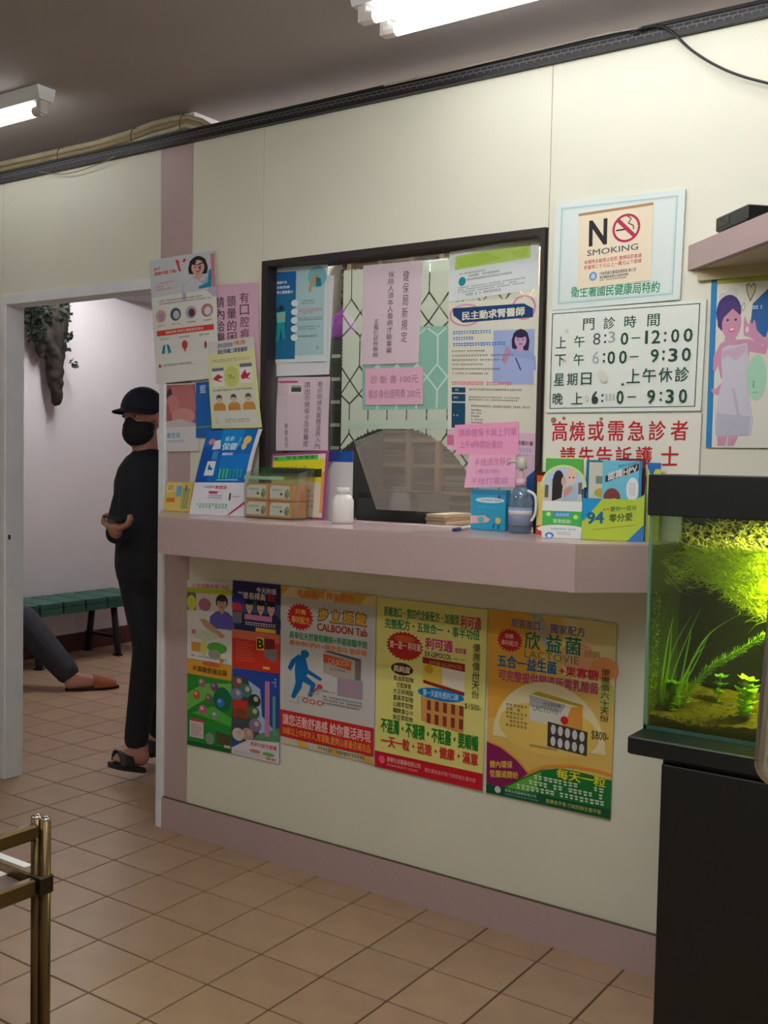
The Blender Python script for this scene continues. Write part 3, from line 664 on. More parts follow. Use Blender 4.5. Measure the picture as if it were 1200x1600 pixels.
for dx in (-640, -480, -320, -160, 0):
    for seg in (((950, 930), (872, 1030), (950, 1138), (1028, 1030), (950, 930)), ((955, 700), (955, 930)), ((950, 1138), (946, 1285)), ((877, 640), (955, 700), (1020, 640))):
        q = [tq(x+dx, y) for x, y in seg]
        if all(0 < u < 1 for u, v in q): s.line(q, .02, (206, 232, 222), 1.05)
s.build('teal_sheet', 'teal sheet with a pale lattice pattern on the glass behind the pink notices', 'paper')

# ------------------------------------------------------------------ posters under the counter
PY = -.004
GOLD = (214, 170, 70)
s = Sheet(wallq([(292.6, 905.5), (362.8, 909), (362, 1039.5), (292.6, 1028)], PY), (226, 222, 216))
s.rect(0, .1, 1, .16, (178, 190, 40)); s.text('小食蔬纖維果CR粉', .1, .04, .95, .1, (206, 120, 130), .02); s.rect(0, .16, .2, .38, (110, 110, 90)); s.oval(.1, .29, .1, .1, (206, 206, 70)); s.rect(.2, .16, 1, .38, (206, 200, 190)); s.oval(.4, .3, .14, .08, (170, 110, 120))
s.person(.78, .26, .12, (44, 34, 30), (196, 150, 120), (96, 90, 176), .58); s.poly([(.28, .48), (.42, .48), (.86, .66), (.78, .7), (.4, .58)], (206, 160, 130)); s.oval(.4, .68, .32, .06, (206, 216, 190)); s.text('健', .1, .62, .2, .68, (206, 80, 110), .02)
s.rect(.1, .78, .34, .9, (216, 150, 60)); s.oval(.38, .84, .08, .1, (206, 206, 110)); s.oval(.68, .82, .22, .07, (90, 170, 70)); s.oval(.62, .9, .14, .06, (150, 150, 130)); s.fine(.1, .94, .9, .97, (130, 140, 190), 18); s.oval(.78, .965, .05, .03, (226, 140, 40))
s.build('fibre_poster', 'white poster of a woman in purple at a table, first under the counter', 'poster')
s = Sheet(wallq([(364, 906.4), (438, 914), (437, 1053), (363, 1042)], PY), (36, 40, 96))
s.text('今天的我', .5, .05, .92, .12, (226, 226, 236), .03); s.text('更要長得高', .1, .12, .7, .2, (226, 226, 236), .03); s.text('壯', .74, .11, .92, .2, (206, 40, 60), .04)
s.rect(0, .22, 1, .5, (70, 80, 130)); s.oval(.12, .22, .14, .08, (40, 60, 150)); s.oval(.1, .3, .12, .05, (200, 50, 70))
for u in (.36, .6, .82): s.person(u, .27, .09, (24, 22, 30), (206, 170, 150), (40, 44, 70), .55)
s.rect(.26, .37, .84, .43, (206, 130, 180)); s.fine(.28, .45, .92, .5, (206, 206, 226), 12, 1); s.rect(.5, .51, .92, .555, (226, 180, 50)); s.rect(0, .36, .2, .48, (120, 120, 130))
s.rect(0, .56, 1, 1, (204, 50, 34)); s.rect(0, .56, 1, .66, (216, 110, 84)); s.rect(.52, .62, .68, .76, (226, 206, 60)); s.text('B', .53, .63, .67, .75, (40, 30, 30), .04); s.rect(.68, .62, .9, .74, (120, 26, 36)); s.poly([(.68, .75), (.95, .72), (.95, .84), (.86, .88), (.68, .82)], (130, 120, 126)); s.fine(.08, .68, .48, .92, (226, 120, 96), 12, 8, .4, ragged=.4); s.rect(.66, .94, .8, .97, (240, 200, 60))
s.build('growth_poster', 'navy and red poster of three youngsters, second under the counter', 'poster')
s = Sheet(wallq([(292.6, 1029), (362, 1041), (361.6, 1177), (292.6, 1163)], PY), (36, 140, 50))
s.rect(0, 0, 1, .17, (216, 160, 50)); s.text('木寡糖整腸益菌', .12, .06, .9, .13, (90, 60, 30), .03); s.oval(.55, .02, .2, .03, (206, 100, 40))
s.poly([(0, .4), (.4, .25), (1, .2), (1, .35), (.5, .4), (0, .6)], (110, 190, 80)); s.poly([(.1, .62), (.6, .5), (1, .6), (1, .7), (.4, .64)], (80, 176, 66)); s.oval(.8, .4, .2, .14, (20, 110, 70))
for u, v, k in ((.34, .25, (150, 110, 110)), (.62, .27, (120, 70, 120)), (.22, .4, (190, 90, 60)), (.5, .42, (110, 100, 90)), (.76, .44, (60, 110, 190)), (.36, .56, (196, 96, 130)), (.64, .6, (130, 150, 130))): s.oval(u, v, .085, .055, k); s.oval(u-.02, v-.015, .035, .02, tuple(min(255, x+60) for x in k))
s.rect(.06, .69, .38, .9, (214, 196, 196)); s.rect(.06, .68, .4, .71, (190, 70, 70)); s.fine(.1, .74, .34, .88, (150, 100, 110), 5, 5, .5); s.oval(.52, .88, .1, .07, (130, 150, 130)); s.poly([(.66, .78), (.98, .8), (.98, .94), (.68, .92)], (86, 80, 50)); s.rect(.84, .92, .98, .95, (206, 206, 196)); s.rect(0, .95, 1, 1, (20, 100, 50))
s.build('probiotic_poster', 'bright green poster with round icons, below the white woman poster', 'poster')
s = Sheet(wallq([(363, 1043.7), (437, 1053), (436.6, 1194), (362, 1177)], PY), (40, 72, 160))
s.poly([(0, .1), (.3, .1), (.62, .3), (.66, .6), (.5, .8), (0, .85)], (70, 76, 80)); s.poly([(.35, .12), (.6, .2), (.64, .5), (1, .7), (1, .78), (.6, .75)], (170, 190, 226)); s.poly([(.55, .72), (1, .6), (1, .8), (.4, .82)], (90, 150, 100))
for u, v, k in ((.12, .16, (120, 86, 70)), (.3, .24, (60, 130, 120)), (.1, .3, (110, 130, 170)), (.48, .34, (40, 60, 50)), (.46, .48, (70, 110, 70)), (.5, .62, (130, 120, 150)), (.34, .74, (190, 150, 130)), (.14, .76, (206, 200, 196)), (.24, .9, (100, 90, 100))): s.oval(u, v, .13, .075, k); s.oval(u+.03, v-.02, .05, .03, (206, 176, 150))
s.rect(.03, .36, .34, .56, (190, 50, 34)); s.oval(.18, .5, .14, .05, (120, 70, 34)); s.rect(.7, .1, .8, .72, (190, 130, 170)); s.rect(.86, .26, .92, .7, (90, 160, 140)); s.text('一天', .84, .06, .94, .16, (160, 190, 226), .02)
s.poly([(.36, .8), (1, .76), (1, 1), (0, 1), (0, .93)], (214, 212, 220)); s.text('高單位銀杏膠囊', .4, .81, .95, .86, (206, 70, 96), .03); s.oval(.5, .915, .12, .02, (216, 130, 90)); s.oval(.78, .92, .13, .022, (110, 170, 80)); s.text('福氣', .72, .95, .94, .98, (206, 70, 90), .03); s.fine(.05, .94, .65, .98, (150, 160, 200), 22, 2, .5)
s.build('family_poster', 'blue poster with a round collage of family photos, below the red and navy one', 'poster')
# walking man supplement poster
s = Sheet(wallq([(439, 915), (588, 930.6), (584, 1194), (438, 1160)], PY-.001), (204, 202, 200)); s.vs = .78
s.rect(0, 0, 1, .085, GOLD); s.poly([(.1, 0), (.3, 0), (.2, .085), (0, .085)], (226, 206, 150)); s.poly([(.5, 0), (.66, 0), (.56, .085), (.4, .085)], (226, 206, 150)); s.poly([(.9, .02), (1, 0), (1, .085), (.84, .085)], (226, 206, 150))
s.text('原裝進口 獨家配方', .18, .015, .78, .07, (220, 104, 84), .02)
s.star(.215, .235, .15, .115, (206, 34, 36)); s.text('只有', .16, .17, .28, .215, (230, 190, 90), .03); s.text('專利配方', .12, .23, .32, .29, (230, 190, 90), .03)
for t, u in zip('步立挺錠', (.4, .53, .66, .79)): s.text(t, u, .135, u+.125, .255, (90, 74, 60), .09); s.text(t, u+.012, .145, u+.113, .245, (236, 176, 40), .035)
s.text('CALBOON Tab', .4, .262, .92, .325, (176, 52, 34), .04)
s.text('高單位天然葡萄糖胺+甲基硫醯甲烷', .1, .355, .92, .415, (20, 150, 96), .025); s.text('維他命D鈣片+膠原蛋白 玻尿酸', .1, .425, .92, .47, (230, 126, 56), .03)
BL = (0, 106, 172)
s.oval(.27, .525, .045, .032, BL)
s.poly([(.2, .535), (.28, .56), (.31, .645), (.46, .70), (.44, .72), (.3, .68), (.29, .7), (.38, .745), (.39, .76), (.35, .86), (.31, .855), (.335, .775), (.25, .75), (.235, .8), (.16, .90), (.12, .89), (.17, .77), (.16, .66), (.17, .6), (.12, .68), (.08, .66), (.12, .59)], BL)
s.line([(.1, .93), (.2, .93), (.2, .875), (.31, .875), (.31, .83), (.42, .83), (.42, .79), (.52, .79)], .008, (150, 150, 150), .56); s.line([(.36, .82), (.43, .765)], .02, (196, 40, 56), .56); s.oval(.435, .765, .028, .018, (206, 36, 60))
s.poly([(.47, .48), (.53, .47), (.86, .5), (.86, .52)], (96, 88, 80)); s.poly([(.47, .49), (.8, .515), (.8, .69), (.47, .65)], (176, 168, 158)); s.poly([(.47, .5), (.76, .53), (.76, .6), (.47, .565)], (196, 84, 50)); s.text('CALBOON', .52, .525, .74, .575, (226, 160, 120), .02); s.poly([(.8, .515), (.86, .51), (.86, .7), (.8, .69)], (120, 110, 100)); s.text('步立挺錠', .54, .6, .7, .62, (90, 80, 80))
s.rect(.62, .665, .88, .81, (150, 152, 172))
for r in (0, 1):
    for i in range(7): s.rect(.65+i*.032, .685+r*.06, .668+i*.032, .73+r*.06, (196, 130, 140))
for u in (.28, .36, .44): s.ring(u, .895, .032, .02, .35, (206, 80, 84))
s.fine(.46, .79, .6, .8, (110, 106, 104), 12); s.fine(.47, .825, .88, .9, (96, 92, 90), 18, 3, .5)
s.vs = 1.
s.rect(0, .785, 1, .955, (200, 34, 36)); s.text('讓您活動舒適感 給你靈活再現', .03, .805, .97, .878, (236, 206, 200), .02); s.text('50歲以上中老年人,常運動,愛爬山者最佳補充品', .03, .888, .97, .94, (230, 160, 70), .02)
for i in range(6): s.poly([(.02+.17*i, .958), (.12+.17*i, .958), (.16+.17*i, .998), (.05+.17*i, .998)], GOLD if i % 2 else (220, 206, 170))
s.fine(.42, .965, .92, .99, (90, 110, 60), 18)
s.build('supplement_poster', 'grey and gold poster with a blue walking man and red banner under the counter', 'poster')

# yellow capsule poster
YL = (226, 220, 128)
s = Sheet(wallq([(589, 932.7), (762, 953), (754, 1235.6), (586, 1197)], PY-.0015), YL)
DG = (20, 130, 84)
s.text('原廠進口・第四代全新配方・加強型', .07, .045, .76, .105, DG, .035); s.text('利可通', .77, .045, .95, .12, (206, 66, 110), .05)
s.text('完整配方・五效合一 ・事半功倍', .08, .115, .94, .175, DG, .035)
s.star(.27, .265, .175, .085, (184, 36, 32), 26, .88); s.oval(.27, .225, .1, .02, (206, 90, 30)); s.text('買一送一 利可通', .13, .24, .42, .285, (230, 206, 190), .03)
s.text('利可通', .46, .195, .71, .265, (206, 50, 130), .05); s.text('軟膠囊', .73, .23, .83, .262, (200, 70, 120), .02); s.text('EX-LEPOCOL', .46, .275, .7, .305, (70, 60, 66), .03); s.fine(.72, .29, .83, .3, (90, 80, 70), 8)
s.poly([(.44, .31), (.82, .315), (.82, .49), (.45, .455)], (230, 200, 90)); s.poly([(.62, .33), (.82, .34), (.82, .47), (.62, .45)], (232, 226, 206)); s.poly([(.44, .31), (.82, .315), (.82, .36), (.44, .345)], (150, 28, 30)); s.text('利可通 EX-LEPOCOL', .5, .325, .8, .35, (206, 150, 90), .01); s.poly([(.45, .44), (.82, .475), (.82, .495), (.45, .458)], (150, 28, 30)); s.oval(.5, .375, .04, .025, (214, 160, 30))
s.oval(.25, .4, .105, .036, (70, 40, 34)); s.text('高純度', .17, .38, .33, .42, (226, 206, 180), .03)
for i, t in enumerate(('魚油萃取物', '甘藍酵素', '大豆卵磷脂', '薑黃萃取物', '山楂萃取物', '輔酵素Q10', '納豆萃取物')):
    v = .44+i*.038; s.text(t, .17 if i != 1 else .2, v, .36 if i != 1 else .34, v+.032, (86, 78, 60), .01)
s.oval(.61, .51, .21, .035, (0, 124, 196)); s.text('第一天就有感的口碑', .45, .49, .77, .53, (190, 224, 240), .02)
s.poly([(.43, .535), (.82, .555), (.82, .705), (.44, .675)], (206, 150, 80))
for r in range(2):
    for i in range(5): u = .49+i*.073; v = .55+r*.075; s.poly([(u, v), (u+.035, v+.003), (u+.035, v+.06), (u, v+.056)], (136, 50, 34))
s.text('不混濁・不凝積・不阻塞・要順暢', .055, .70, .955, .79, (10, 124, 30), .045); s.text('一天一粒・迅速・健康・滿意', .06, .80, .955, .87, (206, 50, 44), .045)
s.rect(0, .905, 1, 1, (196, 16, 40)); s.oval(.07, .95, .03, .024, (226, 100, 110)); s.text('康華生技醫藥有限公司', .12, .925, .44, .955, (236, 190, 190), .01); s.fine(.12, .965, .42, .98, (226, 150, 150), 20); s.text('衛生署食品字號 行政院衛生署字第', .48, .94, .94, .965, (226, 160, 160), .01)
s.column('優惠價30天份'.replace('30', '卅'), .885, .19, .95, .5, (60, 56, 46), .0); s.text('$1500-', .83, .53, .97, .565, (60, 56, 46), .0)
s.build('capsule_poster', 'pale yellow poster with a red starburst and capsule pack under the counter', 'poster')
# probiotic capsule poster
s = Sheet(wallq([(763.6, 951.4), (963.8, 974), (953.7, 1280), (760, 1238)], PY-.001), (222, 186, 96))
s.poly([(0, 0), (.35, 0), (.45, .2), (.3, .5), (0, .6)], (226, 166, 60)); s.poly([(.34, 0), (.44, 0), (.58, .2), (.44, .16)], (180, 174, 160)); s.poly([(.6, 0), (1, 0), (1, .35), (.6, .3)], (226, 210, 150)); s.oval(.72, .2, .14, .08, (224, 160, 120)); s.oval(.92, .24, .1, .06, (228, 150, 90)); s.oval(.94, .38, .06, .08, (200, 200, 110))
s.text('原裝進口', .19, .035, .42, .085, (76, 96, 170), .02); s.text('獨家配方', .5, .04, .77, .09, (76, 96, 170), .02)
s.star(.18, .155, .11, .065, (196, 34, 40)); s.text('完整', .14, .12, .21, .145, (230, 190, 170), .02); s.text('專利配方', .11, .155, .25, .185, (230, 190, 170), .02)
for t, u in zip('欣益菌', (.3, .47, .62)): s.text(t, u, .095, u+.125, .19, (0, 124, 96), .025)
s.text('膠囊', .77, .155, .89, .19, (150, 150, 70)); s.text('LACTOVIE', .3, .195, .73, .235, (80, 140, 96), .0)
s.text('五合一益生菌', .08, .235, .56, .305, (0, 104, 176), .04); s.text('+果寡糖', .58, .25, .88, .305, (206, 40, 64), .04); s.text('可完整提供腸道所需乳酸菌', .09, .315, .88, .375, (186, 50, 120), .025)
s.oval(.5, .68, .45, .33, (230, 216, 170), 180, 360); s.oval(.5, .6, .4, .14, (228, 196, 100))
s.poly([(.36, .425), (.42, .405), (.77, .44), (.77, .455)], (176, 160, 40)); s.poly([(.35, .43), (.68, .46), (.66, .58), (.35, .565)], (214, 210, 196)); s.poly([(.35, .43), (.64, .455), (.6, .5), (.35, .49)], (170, 170, 176)); s.text('LACTOVIE', .38, .48, .58, .51, (86, 120, 90), .0); s.text('欣益菌膠囊', .46, .455, .6, .475, (70, 60, 60)); s.poly([(.68, .46), (.77, .45), (.77, .59), (.6, .6), (.66, .5)], (216, 150, 60)); s.oval(.63, .535, .03, .022, (200, 30, 30))
s.poly([(.5, .555), (.81, .575), (.81, .7), (.5, .685)], (66, 58, 54))
for r in range(2):
    for i in range(5): s.oval(.545+i*.056, .592+r*.062+i*.003, .02, .026, (206, 206, 206), n=12)
s.fine(.16, .49, .34, .62, (110, 106, 70), 6, 6, .6, ragged=.1); s.fine(.36, .69, .58, .705, (120, 104, 60), 18)
s.poly([(0, .72), (.12, .74), (.25, .79), (.35, .85), (.26, .9), (.14, .95), (0, .95)], (134, 20, 86)); s.line([(0, .715), (.13, .735), (.26, .785), (.35, .845)], .018, (226, 160, 60), .65)
s.poly([(.14, .955), (.28, .89), (.45, .82), (.6, .79), (.8, .79), (1, .8), (1, 1), (.14, 1)], (20, 116, 48)); s.poly([(.16, .955), (.3, .89), (.46, .825), (.42, .93), (.3, .96)], (96, 176, 60)); s.line([(.35, .845), (.5, .79), (.7, .765), (.9, .765), (1, .775)], .022, (226, 150, 50), .65)
s.text('體內環保', .03, .81, .22, .85, (236, 196, 60), .02, -.02); s.text('從腸道開始', .03, .86, .27, .9, (236, 196, 60), .02, -.02)
s.text('每天一粒', .58, .79, .96, .845, (230, 216, 40), .03); s.fine(.4, .85, .95, .875, (216, 226, 206), 14, 1, .95); s.fine(.36, .882, .95, .908, (216, 226, 206), 15, 1, .95); s.fine(.26, .915, .96, .942, (216, 226, 206), 18, 1, .95)
s.rect(0, .95, 1, 1.0, (0, 84, 56)); s.oval(.1, .97, .026, .018, (206, 226, 216)); s.text('康華生技醫藥有限公司', .16, .955, .42, .972, (200, 220, 200)); s.fine(.16, .98, .44, .99, (120, 180, 150), 20); s.text('衛署食字第 行政院衛生署字第', .5, .962, .93, .985, (206, 206, 90))
s.column('優惠價六十天份', .9, .235, .965, .51, (66, 70, 40)); s.text('$800-', .84, .56, .97, .61, (66, 70, 40))
s.build('lactobacillus_poster', 'orange and green probiotic poster with a capsule pack, nearest the aquarium', 'poster')

# ------------------------------------------------------------------ fashion-style poster beyond the hours board
zt, zb = 1.847, 1.412
s = Sheet([(1.432, -.006, zt), (1.86, -.006, zt), (1.86, -.006, zb), (1.432, -.006, zb)], (224, 222, 208)); s.us = .47
s.rect(0, 0, 2.1, .055, (176, 176, 70)); s.rect(0, .04, .075, 1, (36, 128, 190)); s.rect(0, .0, .07, .045, (20, 90, 70))
s.poly([(.5, .3), (.52, .18), (.7, .1), (.9, .04), (2.1, .05), (2.1, .45), (.9, .4), (.56, .36)], (24, 96, 160)); s.fine(.52, .19, .64, .215, (200, 220, 236), 5)
s.poly([(.43, .07), (.47, .06), (.49, .08), (.52, .06), (.55, .075), (.55, .11), (.49, .17), (.44, .11)], (120, 110, 90)); s.poly([(.445, .075), (.47, .07), (.49, .09), (.52, .07), (.54, .08), (.54, .105), (.49, .155), (.45, .105)], (206, 200, 170)); s.line([(.38, .19), (.42, .17), (.43, .2), (.4, .22), (.38, .19)], .006, (150, 150, 140))
s.oval(.17, .13, .07, .025, (206, 206, 196)); s.oval(.27, .11, .08, .03, (210, 210, 198))
s.oval(.6, .6, .12, .13, (170, 216, 186)); s.text('E', .56, .62, .58, .655, (70, 80, 76)); s.fine(.55, .68, .62, .69, (110, 130, 120), 4)
SK, LV, LV2 = (206, 146, 176), (206, 202, 216), (186, 184, 202)
s.oval(.23, .22, .155, .1, (64, 44, 112)); s.oval(.15, .19, .06, .05, (64, 44, 112)); s.poly([(.08, .2), (.14, .2), (.16, .33), (.1, .3)], (64, 44, 112)); s.oval(.27, .28, .12, .1, SK); s.poly([(.1, .24), (.15, .17), (.3, .15), (.38, .22), (.37, .24), (.28, .2), (.17, .25), (.14, .3)], (70, 50, 118))
s.poly([(.2, .35), (.32, .35), (.34, .42), (.18, .42)], SK)
for u in (.22, .32): s.oval(u, .265, .018, .008, (90, 50, 90), n=8)
s.poly([(.23, .315), (.32, .305), (.3, .335), (.25, .335)], (226, 90, 130)); s.poly([(.24, .318), (.31, .31), (.29, .325), (.26, .326)], (240, 226, 232))
s.poly([(.06, .47), (.14, .4), (.24, .37), (.36, .38), (.5, .38), (.66, .42), (.74, .3), (.78, .32), (.7, .47), (.5, .45), (.46, .6), (.16, .6), (.12, .52), (.09, .56), (.06, .55)], SK)
s.poly([(.42, .26), (.43, .25), (.48, .3), (.49, .27), (.5, .27), (.52, .3), (.54, .27), (.56, .28), (.58, .33), (.72, .4), (.62, .42), (.5, .37), (.43, .36), (.42, .33)], SK); s.oval(.465, .325, .02, .018, (236, 220, 226))
s.poly([(.04, .66), (.1, .66), (.2, .61), (.24, .62), (.24, .66), (.14, .7), (.06, .68)], SK)
s.poly([(.16, .43), (.24, .41), (.36, .41), (.47, .4), (.49, .48), (.47, .6), (.5, .66), (.58, .85), (.55, .93), (.4, .93), (.12, .93), (.1, .85), (.14, .7), (.18, .6), (.16, .5)], LV); s.poly([(.16, .44), (.46, .41), (.46, .45), (.34, .5), (.24, .47), (.17, .49)], (206, 176, 196)); s.poly([(.12, .8), (.54, .82), (.53, .93), (.12, .93)], LV2); s.poly([(.3, .66), (.34, .66), (.42, .82), (.38, .82)], LV2)
s.poly([(.14, .935), (.26, .935), (.24, .99), (.15, .99)], SK); s.poly([(.28, .935), (.4, .935), (.34, .99), (.27, .99)], SK)
s.build('health_poster', 'glossy poster of a woman in a pale dress under the corner shelf', 'poster')
# ------------------------------------------------------------------ things on the counter shelf
def put(o, label, cat, group=None): return tag(o, label, cat, group)
def frame_at(x, y, z, a, lean=0):
    """Local frame: x along the face, y into depth, z up; turned by a about z, leaned back by lean."""
    return Matrix.Translation((x, y, z)) @ Matrix.Rotation(a, 4, 'Z') @ Matrix.Rotation(-lean, 4, 'X')
def lquad(M, x0, z0, x1, z1, y=0): return [M @ Vector(p) for p in ((x0, y, z1), (x1, y, z1), (x1, y, z0), (x0, y, z0))]
Z1 = CZ+.0008
# small yellow card by the jamb
q = wallq([(257, 752.5), (300, 754), (295, 798), (255.5, 797)], -.02); q[0].y = q[1].y = -.012; q[2].z = q[3].z = Z1
s = Sheet(q, (232, 204, 110)); s.rect(.05, .05, .6, .35, (240, 222, 150)); s.text('益生', .1, .1, .32, .28, (206, 120, 50), .03); s.rect(.42, .12, .62, .5, (120, 180, 220)); s.rect(.66, .2, .92, .9, (170, 180, 110)); s.rect(.08, .55, .4, .7, (226, 130, 40)); s.rect(.74, .1, .8, .3, (110, 110, 80))
s.build('yellow_card', 'small yellow product card standing by the door jamb', 'card')
# leaning blue leaflet
q = [at(325, 673, -.02), at(410, 670, -.02), atz(384, 807, Z1), atz(295, 803, Z1)]
s = Sheet(q, (226, 226, 232), bend=lambda u, v: .012*math.sin(v*math.pi)*(.5+u))
s.rect(.0, .0, .93, .63, (0, 108, 196)); s.rect(.3, .0, .7, .2, (0, 140, 220)); s.rect(.0, .2, .22, .63, (0, 84, 176)); s.rect(.4, .3, .93, .5, (0, 124, 210))
s.text('補 鈣', .38, .08, .55, .14, (190, 226, 246), .03); s.text('保健', .36, .16, .64, .25, (206, 236, 250), .04); s.rect(.4, .28, .6, .31, (200, 200, 236)); s.oval(.8, .13, .07, .05, (230, 200, 90)); s.oval(.77, .2, .045, .05, (226, 206, 130)); s.poly([(.66, .1), (.68, .1), (.64, .24), (.62, .24)], (110, 200, 226))
s.oval(.14, .14, .06, .035, (236, 130, 140)); s.poly([(.2, .13), (.3, .12), (.34, .23), (.18, .24)], (226, 232, 236)); s.rect(.22, .26, .32, .36, (70, 150, 196)); s.poly([(.16, .38), (.32, .38), (.32, .55), (.14, .55)], (230, 236, 240))
for i in range(7): s.rect(.42+i*.065, .47, .46+i*.065, .58, (70, 190, 140) if i < 3 else (40, 150, 170))
s.rect(.4, .59, .8, .61, (110, 180, 220)); s.fine(.2, .67, .4, .7, (110, 120, 200), 5, 1, .9); s.text('買就送', .4, .665, .62, .705, (226, 80, 96), .03); s.rect(.3, .73, .46, .76, (206, 60, 80)); s.fine(.3, .77, .56, .82, (130, 130, 180), 7, 2, .6); s.rect(.68, .75, .71, .83, (60, 60, 66)); s.fine(.74, .78, .88, .8, (170, 170, 176), 6)
s.fine(.1, .87, .68, .93, (110, 190, 140), 10, 2, .85); s.poly([(.68, .99), (.72, .99), (.98, .86), (.98, .84), (.94, .85)], (186, 60, 90))
s.build('blue_leaflet', 'glossy blue and white product leaflet leaning beside the clear box holder', 'leaflet')
# clear holder with four medicine boxes
ML = clear('clear_acrylic', (250, 252, 250), .05, .05, .03)
hx0, hx1, hy0, hy1 = -.062, .168, -.095, -.012
h = empty('acrylic_holder', (.05, -.05, Z1)); put(h, 'clear acrylic holder with green label strips holding four small boxes', 'holder')
def pl(x0, y0, z0, x1, y1, z1, nm, m=ML): return MB().box(x0, y0, z0, x1, y1, z1).build(nm, m, h)
pl(hx0, hy0, Z1, hx1, hy1, Z1+.003, 'base')
MB().prism([(hx0, hy0, Z1), (hx1-.02, hy0, Z1), (hx1, hy0, 1.315), (hx0, hy0, 1.315)], (0, .0025, 0)).build('front_panel', ML, h)
MB().prism([(hx0, hy1, Z1), (hx1-.01, hy1, Z1), (hx1, hy1, 1.33), (hx0, hy1, 1.33)], (0, .0025, 0)).build('back_panel', ML, h)
MB().prism([(hx0, hy0, Z1), (hx0, hy1, Z1), (hx0, hy1, 1.33), (hx0, hy0, 1.315)], (.0025, 0, 0)).build('side_panel', ML, h)
MB().add([(hx1-.02, hy0, Z1), (hx1-.01, hy1, Z1), (hx1, hy1, 1.33), (hx1, hy0, 1.315), (hx1-.023, hy0, Z1), (hx1-.013, hy1, Z1), (hx1-.003, hy1, 1.33), (hx1-.003, hy0, 1.315)], [(0, 1, 2, 3), (7, 6, 5, 4), (0, 3, 7, 4), (1, 5, 6, 2), (3, 2, 6, 7), (0, 4, 5, 1)]).build('side_panel', ML, h)
pl(hx0, hy0-.001, 1.293, hx1-.06, hy0-.0002, 1.304, 'label_strip', mat('pale_green', (150, 196, 150), .4)); pl(hx0, hy1-.002, 1.305, hx1, hy1-.0006, 1.332, 'label_strip', mat('dark_green', (44, 84, 56), .4))
pl(hx0+.05, hy1-.003, 1.31, hx1-.01, hy1-.0022, 1.326, 'label_strip', mat('charcoal', (50, 54, 56), .4))
adopt(h)
for r in range(2):
    for i in range(2):
        x0 = -.056+i*.1; z0 = Z1+.0035+r*.0555
        o = MB().bevbox(x0, hy0+.0035, z0, x0+.095, hy1-.004, z0+.0535, .0012).build('medicine_box', mat('orange_carton', (222, 160, 90), .5))
        put(o, '%s row, %s small white and orange medicine box in the clear holder' % (('lower', 'upper')[r], ('doorway side', 'bottle side')[i]), 'box', 'medicine boxes in the clear holder')
        sh = Sheet([(x0+.003, hy0+.0033, z0+.049), (x0+.086, hy0+.0033, z0+.049), (x0+.086, hy0+.0033, z0+.008), (x0+.003, hy0+.0033, z0+.008)], (230, 228, 218))
        sh.rect(0, 0, 1, 1, (230, 228, 218)); sh.poly([(0, 0), (.12, 0), (0, .2)], (206, 120, 60)); sh.oval(.88, .62, .12, .36, (150, 170, 130)); sh.oval(.82, .75, .08, .2, (110, 140, 100)); sh.fine(.12, .26, .62, .44, (110, 120, 130), 9); sh.oval(.58, .66, .07, .1, (60, 56, 50))
        tag(sh.art.build('printed_picture', [ink(k) for k in sh.ma], o), kind='stuff'); tag(sh.txt.build('printed_lettering', [ink(k) for k in sh.mt], o), kind='stuff')
# yellow sign card behind the holder
q = wallq([(425, 709), (514, 704), (513, 762), (424, 762)], .012); q[2].z = q[3].z = Z1; q[2].y = q[3].y = -.004
s = Sheet(q, (168, 70, 130)); s.rect(.03, .04, .95, .97, (226, 214, 196)); s.rect(.03, .05, .82, .12, (96, 196, 96)); s.fine(.05, .055, .8, .11, (40, 120, 60), 7); s.rect(.03, .12, .93, .46, (236, 226, 30)); s.text('看診前先量血壓', .12, .2, .64, .34, (196, 170, 60), .02); s.rect(.68, .26, .9, .38, (70, 66, 30)); s.rect(.9, .3, .95, .9, (226, 160, 90)); s.fine(.1, .55, .8, .85, (150, 130, 140), 12, 4, .5)
s.build('yellow_sign_card', 'yellow sign card with a purple border standing behind the clear holder', 'card')
# white tub
p = atz(541, 817, Z1); bt = empty('white_tub', p); put(bt, 'small white plastic bottle beside the black tray at the window', 'bottle')
MW = mat('white_plastic', (232, 230, 226), .35)
MB().lathe((p.x, p.y-.02, Z1), [(.03, 0), (.034, .004), (.034, .07), (.026, .085), (.02, .09)], 20).build('bottle_body', MW, bt, True)
MB().lathe((p.x, p.y-.02, Z1+.0905), [(.021, 0), (.021, .018), (.019, .02)], 16).build('cap', MW, bt, True); adopt(bt)
# pens
def pen(a, b, r, body, cap, label, cat):
    t = empty('pen', a); put(t, label, cat); a, b = Vector(a), Vector(b); d = b-a
    MB().tube([a, a+d*.62], r, 8).build('barrel', body, t, True); MB().tube([a+d*.62, a+d*.98, b], [r*1.15, r*1.1, r*.5], 8).build('cap', cap, t, True); return adopt(t)
a = atz(735, 823, Z1+.005); b = atz(708, 828, Z1+.005)
pen(a, b, .0045, mat('pen_white', (220, 222, 226), .4), mat('pen_blue', (50, 46, 140), .4), 'white pen with a blue cap lying on the counter shelf', 'pen')
a = atz(790, 827, Z1+.004); b = atz(738, 819, Z1+.004)
pen(a, b, .0036, mat('pencil_yellow', (206, 176, 110), .5), mat('pencil_tip', (90, 80, 70), .5), 'yellow pencil lying in front of the teal leaflet box', 'pencil')
